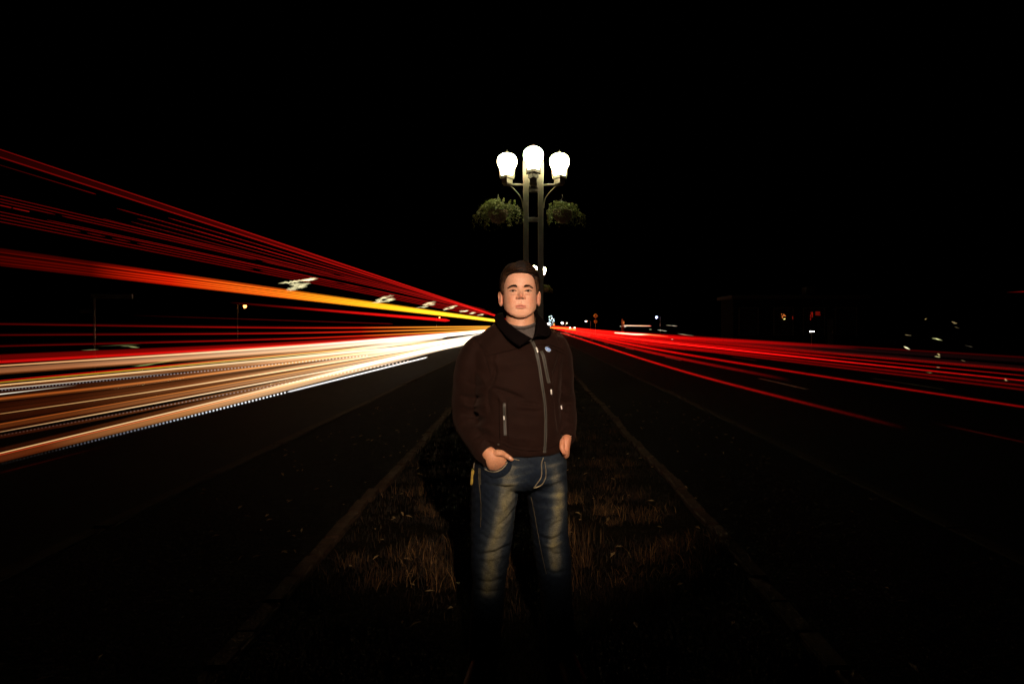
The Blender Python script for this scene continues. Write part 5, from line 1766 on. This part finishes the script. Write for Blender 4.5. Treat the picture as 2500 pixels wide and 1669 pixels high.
def skin_mat():
    m, nt, b = mat_new('skin')
    at = nt.nodes.new('ShaderNodeAttribute'); at.attribute_name = 'complexion_and_shade'
    v = coords(nt)
    f = noise(nt, v, 210.0, 6, .75)
    mx = nt.nodes.new('ShaderNodeMix'); mx.data_type = 'RGBA'; mx.blend_type = 'MULTIPLY'; mx.inputs[0].default_value = .5
    nt.links.new(at.outputs['Color'], mx.inputs[6])
    nt.links.new(ramp(nt, f, [(.3, (.55, .45, .38)), (.7, (1.35, 1.38, 1.4))]), mx.inputs[7])
    nt.links.new(mx.outputs[2], b.inputs['Base Color'])
    b.inputs['Roughness'].default_value = .52
    b.inputs['Specular IOR Level'].default_value = .32
    b.inputs['Subsurface Weight'].default_value = .12
    b.inputs['Subsurface Radius'].default_value = (.010, .004, .002)
    b.inputs['Subsurface Scale'].default_value = .5
    bump(nt, b, noise(nt, v, 700.0, 3), .12, .001)
    return m

M['skin'] = skin_mat()
body = link('body', bme, M['skin'], person)
M['nail'] = surf('nail', (0.62, 0.38, 0.30), (0.7, 0.44, 0.36), 60., .3)
hn = hit(bvh(hv, parts[4][1]), 1245.5, 1117.5, .0)
if hn is not None:
    V, F = local_disc(oval(.0058, .0042, -.55), hn[0], hn[1], -.002, .0026)
    obj('thumbnail', V, F, M['nail'], body, False, ROOT)

# eyes
def eye_mat():
    m, nt, b = mat_new('eye')
    at = nt.nodes.new('ShaderNodeAttribute'); at.attribute_name = 'iris'
    sep = nt.nodes.new('ShaderNodeSeparateColor')
    nt.links.new(at.outputs['Color'], sep.inputs[0])
    c = ramp(nt, sep.outputs[0], [(0.0, (.004, .003, .003)), (.20, (.004, .003, .003)), (.24, (.05, .028, .014)), (.44, (.03, .016, .009)), (.50, (.34, .26, .21)), (1., (.26, .16, .12))])
    nt.links.new(c, b.inputs['Base Color'])
    b.inputs['Roughness'].default_value = .12
    return m
M['eye'] = eye_mat()
for s in (-1, 1):
    base = head_surf(np.array([0.0]), np.array([EZ]))[0]
    k = np.argmin((HV[:, 0] - s * EX) ** 2 + (HV[:, 2] - EZ) ** 2 + np.where(HV[:, 1] < .03, 1, 0))
    ysurf = HV[k, 1] + .0065
    cen = np.array([s * EX, ysurf - .0120, EZ + .0002])
    V, F, R = [], [], []
    n, m = 28, 16
    for i in range(m + 1):
        t = math.pi * i / m * .62
        for j in range(n):
            a = 2 * math.pi * j / n
            V.append(cen + .0118 * np.array([math.sin(t) * math.cos(a), math.cos(t), math.sin(t) * math.sin(a)]))
            R.append(min(t / 1.05, 1))
    for i in range(m):
        for j in range(n):
            F.append((i * n + j, i * n + (j + 1) % n, (i + 1) * n + (j + 1) % n, (i + 1) * n + j))
    me = mesh_of('eye', head_world(V) - ROOT, F, True)
    cattr(me, 'iris', np.repeat(np.array(R)[:, None], 3, 1))
    link('eye', me, M['eye'], body)

# upper lashes
M['lash'] = surf('lash', (.004, .002, .0015), (.007, .004, .003), 100., .8)
headtree0 = BVHTree.FromPolygons([tuple(v) for v in HV], HF)
for s in (-1, 1):
    pts = []
    for t in np.linspace(-.97, 1.0, 15):
        xx = EX + .0152 * t
        zl_ = EZ + .0043 * (1 - t * t) + .0008 * t - .0002
        loc = headtree0.ray_cast(Vector((s * xx, .2, zl_ + .0012)), Vector((0, -1, 0)))[0]
        pts.append(np.array([s * xx, loc[1] + .0002, zl_]))
    pts = np.array(pts)
    pts[1:-1] = (pts[:-2] + pts[1:-1] + pts[2:]) / 3
    w = .0004 + .0011 * np.sin(np.linspace(.2, 2.8, 15))
    V, F = tube(head_world(pts), w, w, 6, True, (0, 1, .1))
    obj('eyelash', V, F, M['lash'], body, True, ROOT)

# hair
def hair_mat():
    m, nt, b = mat_new('dark_brown_hair')
    g = nt.nodes.new('ShaderNodeNewGeometry')
    c = ramp(nt, g.outputs['Random Per Island'], [(0., (.0015, .0008, .0005)), (.6, (.004, .0018, .001)), (.80, (.009, .004, .0018)), (.9, (.03, .013, .006)), (1., (.085, .04, .018))])  # lightest strands carry the highlights as painted colour
    nt.links.new(c, b.inputs['Base Color'])
    b.inputs['Roughness'].default_value = .36
    b.inputs['Specular IOR Level'].default_value = .16
    return m
M['hair'] = hair_mat()
def hairline(phi):
    a = np.abs(np.degrees(phi))
    return np.interp(a, [0, 25, 45, 58, 66, 72, 80, 92, 104, 125, 150, 180], [.1885, .1875, .181, .168, .142, .104, .106, .126, .122, .075, .04, .035])
def thick(phi, z):
    a = np.abs(np.degrees(phi))
    t = np.interp(z, [.03, .09, .13, .165, .19, .215, .229], [.002, .006, .0115, .0165, .0195, .0160, .0110])
    fr_ = np.exp(-(a / 55) ** 2) * np.interp(z, [.17, .19, .21], [0, .004, .003])
    up = .007 * np.exp(-((np.degrees(phi) - 20) / 50) ** 2) * np.interp(z, [.17, .195, .215, .229], [0, .7, 1, .8])
    return t + fr_ + up + .0025 * np.sin(phi * 5 + z * 60) * np.interp(z, [.12, .19], [.2, 1])
npz = 40
phs = np.linspace(-math.pi, math.pi, 120, endpoint=False)
V, F = [], []
for k in range(npz):
    s = k / (npz - 1)
    zl = hairline(phs)
    z_ = zl + (.2285 - zl) * s ** .85
    edge = np.clip(s * 9, 0, 1) ** .5
    g_ = thick(phs, z_) * edge + .0008
    q = head_surf(phs, np.minimum(z_, .2289), 0)
    cx = np.stack([q[:, 0] * .9, q[:, 1] - .004, q[:, 2] - .13], 1)
    nn = cx / (np.linalg.norm(cx, axis=1)[:, None] + 1e-9)
    V.append(q + nn * g_[:, None])
V = np.concatenate(V)
for k in range(npz - 1):
    for j in range(120):
        F.append((k * 120 + j, k * 120 + (j + 1) % 120, (k + 1) * 120 + (j + 1) % 120, (k + 1) * 120 + j))
F.append(tuple(range((npz - 1) * 120, npz * 120)))
hb = MB()
hb.add(head_world(V), F)
capV = V
captree = BVHTree.FromPolygons([tuple(v) for v in V], F)
rr = random.Random(21)
cen = Vector((0, -.004, .125))
def strand(root, dirf, Ln, lift0, lift1, wdt, seg=6):
    pts = []
    p_ = Vector(root)
    step = Ln / seg
    for i in range(seg + 1):
        near = captree.find_nearest(p_)
        out = (near[0] - cen).normalized()
        l = lift0 + (lift1 - lift0) * i / seg
        q = near[0] + out * l
        pts.append(np.array(q))
        d = Vector(dirf(near[0], i / seg))
        d = (d - out * d.dot(out))
        if d.length < 1e-5: break
        p_ = near[0] + d.normalized() * step
    if len(pts) < 3: return
    W = np.linspace(1, .15, len(pts)) * wdt
    V, F = tube(head_world(np.array(pts)), W, W * .6, 4, True, (0.2, 1, .3))
    hb.add(V, F)
def comb(p, t):
    top_ = np.clip((p.z - .165) / .03, 0, 1)
    front = np.clip(p.y / .06, 0, 1)
    side = 1 if p.x > 0 else -1
    dt = np.array([.9, -.10 + .55 * front * (1 - t), .35])     # swept across toward the viewer's right
    if p.x > .03: dt = np.array([.5, -.6, -.5])
    ds = np.array([side * .0, -.45, -1.0])
    d = dt * top_ + ds * (1 - top_)
    return d + np.array([rr.gauss(0, .10), rr.gauss(0, .10), rr.gauss(0, .10)])
cand = [v for v in capV]
wts = rng.permutation(len(cand))
cnt = 0
for i in range(3600):
    v = cand[int(rng.integers(0, len(cand)))]
    if v[1] < -.06 and rr.random() < .7: continue
    v = v + np.array([rr.gauss(0, .003), rr.gauss(0, .003), rr.gauss(0, .003)])
    topw = v[2] > .18
    strand(v, comb, rr.uniform(.025, .05) if topw else rr.uniform(.012, .026), -.001, rr.uniform(.0015, .0055 if topw else .0025), rr.uniform(.0008, .0020))
# fringe along the front edge, brushed up and over
for i in range(420):
    a = math.radians(rr.uniform(-62, 58))
    z0 = float(hairline(np.array([a]))[0]) + rr.uniform(-.0035, .005)
    q = head_surf(np.array([a]), np.array([z0]))[0]
    def d_(p, t):
        return np.array([.75 + rr.gauss(0, .12), .25, .75 - 1.0 * t])
    strand(q, d_, rr.uniform(.03, .055), .000, rr.uniform(.004, .010), rr.uniform(.0009, .0017))
hb.obj('hair', M['hair'], person, True, ROOT)

# eyebrows: short strands following the brow
headtree = BVHTree.FromPolygons([tuple(v) for v in HV], HF)
for s in (-1, 1):
    eb = MB()
    for i in range(420):
        t = rr.random()
        xx = .0138 + .035 * t
        zb = .1290 + .0036 * math.sin(min(t / .62, 1) * math.pi / 2) - .0050 * max(t - .6, 0) / .4
        hgt = .0037 * (1 - .5 * t) * min(1, .55 + 2.2 * t)
        zz_ = zb + rr.uniform(-hgt, hgt)
        o = Vector((s * xx, .2, zz_))
        loc, nor, idx, dist = headtree.ray_cast(o, Vector((0, -1, 0)))
        if loc is None: continue
        dx = s * (.35 + .65 * t); dz = .75 * (1 - t) - .25 * t
        Ln = rr.uniform(.004, .0075)
        e = Vector((dx, -.25 * t, dz)).normalized() * Ln
        pts = np.array([np.array(loc) + np.array([0, .0002, 0]), np.array(loc) + np.array(e) * .5 + np.array([0, .0011, 0]), np.array(loc) + np.array(e) + np.array([0, .0005, 0])])
        V, F = tube(head_world(pts), np.array([.0006, .00055, .0002]), np.array([.0005, .0005, .0002]), 4, True, (0.2, 1, .3))
        eb.add(V, F)
    eb.obj('eyebrow', M['hair'], body, False, ROOT)

# shoes
M['shoe'] = surf('dark_leather', (0.012, 0.010, 0.008), (0.022, 0.018, 0.014), 40., .5, 200, .2, bdist=.002)
for (px, dy, tx) in ((1181, .02, -.03), (1372, .06, .05)):
    a = L(px, 1600, dy)
    base = np.array([a[0], a[1], 0.0])
    rows = spline([(0, .10, .05, .030, .045), (0, .05, .062, .040, .058), (tx * .3, -.03, .058, .042, .054), (tx * .7, -.11, .045, .047, .040), (tx, -.18, .036, .044, .032), (tx * 1.1, -.225, .03, .022, .024)], 24)
    V, F = tube(rows[:, :3] + base, rows[:, 3], rows[:, 4], 20, True, (0, 0, 1))
    V[:, 2] = np.maximum(V[:, 2], .012)
    sh_ = obj('shoe', V, F, M['shoe'], person, True, ROOT)
    A = tube(rows[:, :3] * np.array([1, 1, 0]) + base + np.array([0, 0, .009]), rows[:, 3] + .004, np.full(24, .0088), 16, True, (0, 0, 1))
    obj('sole', A[0], A[1], M['rubber'], sh_, True, ROOT)
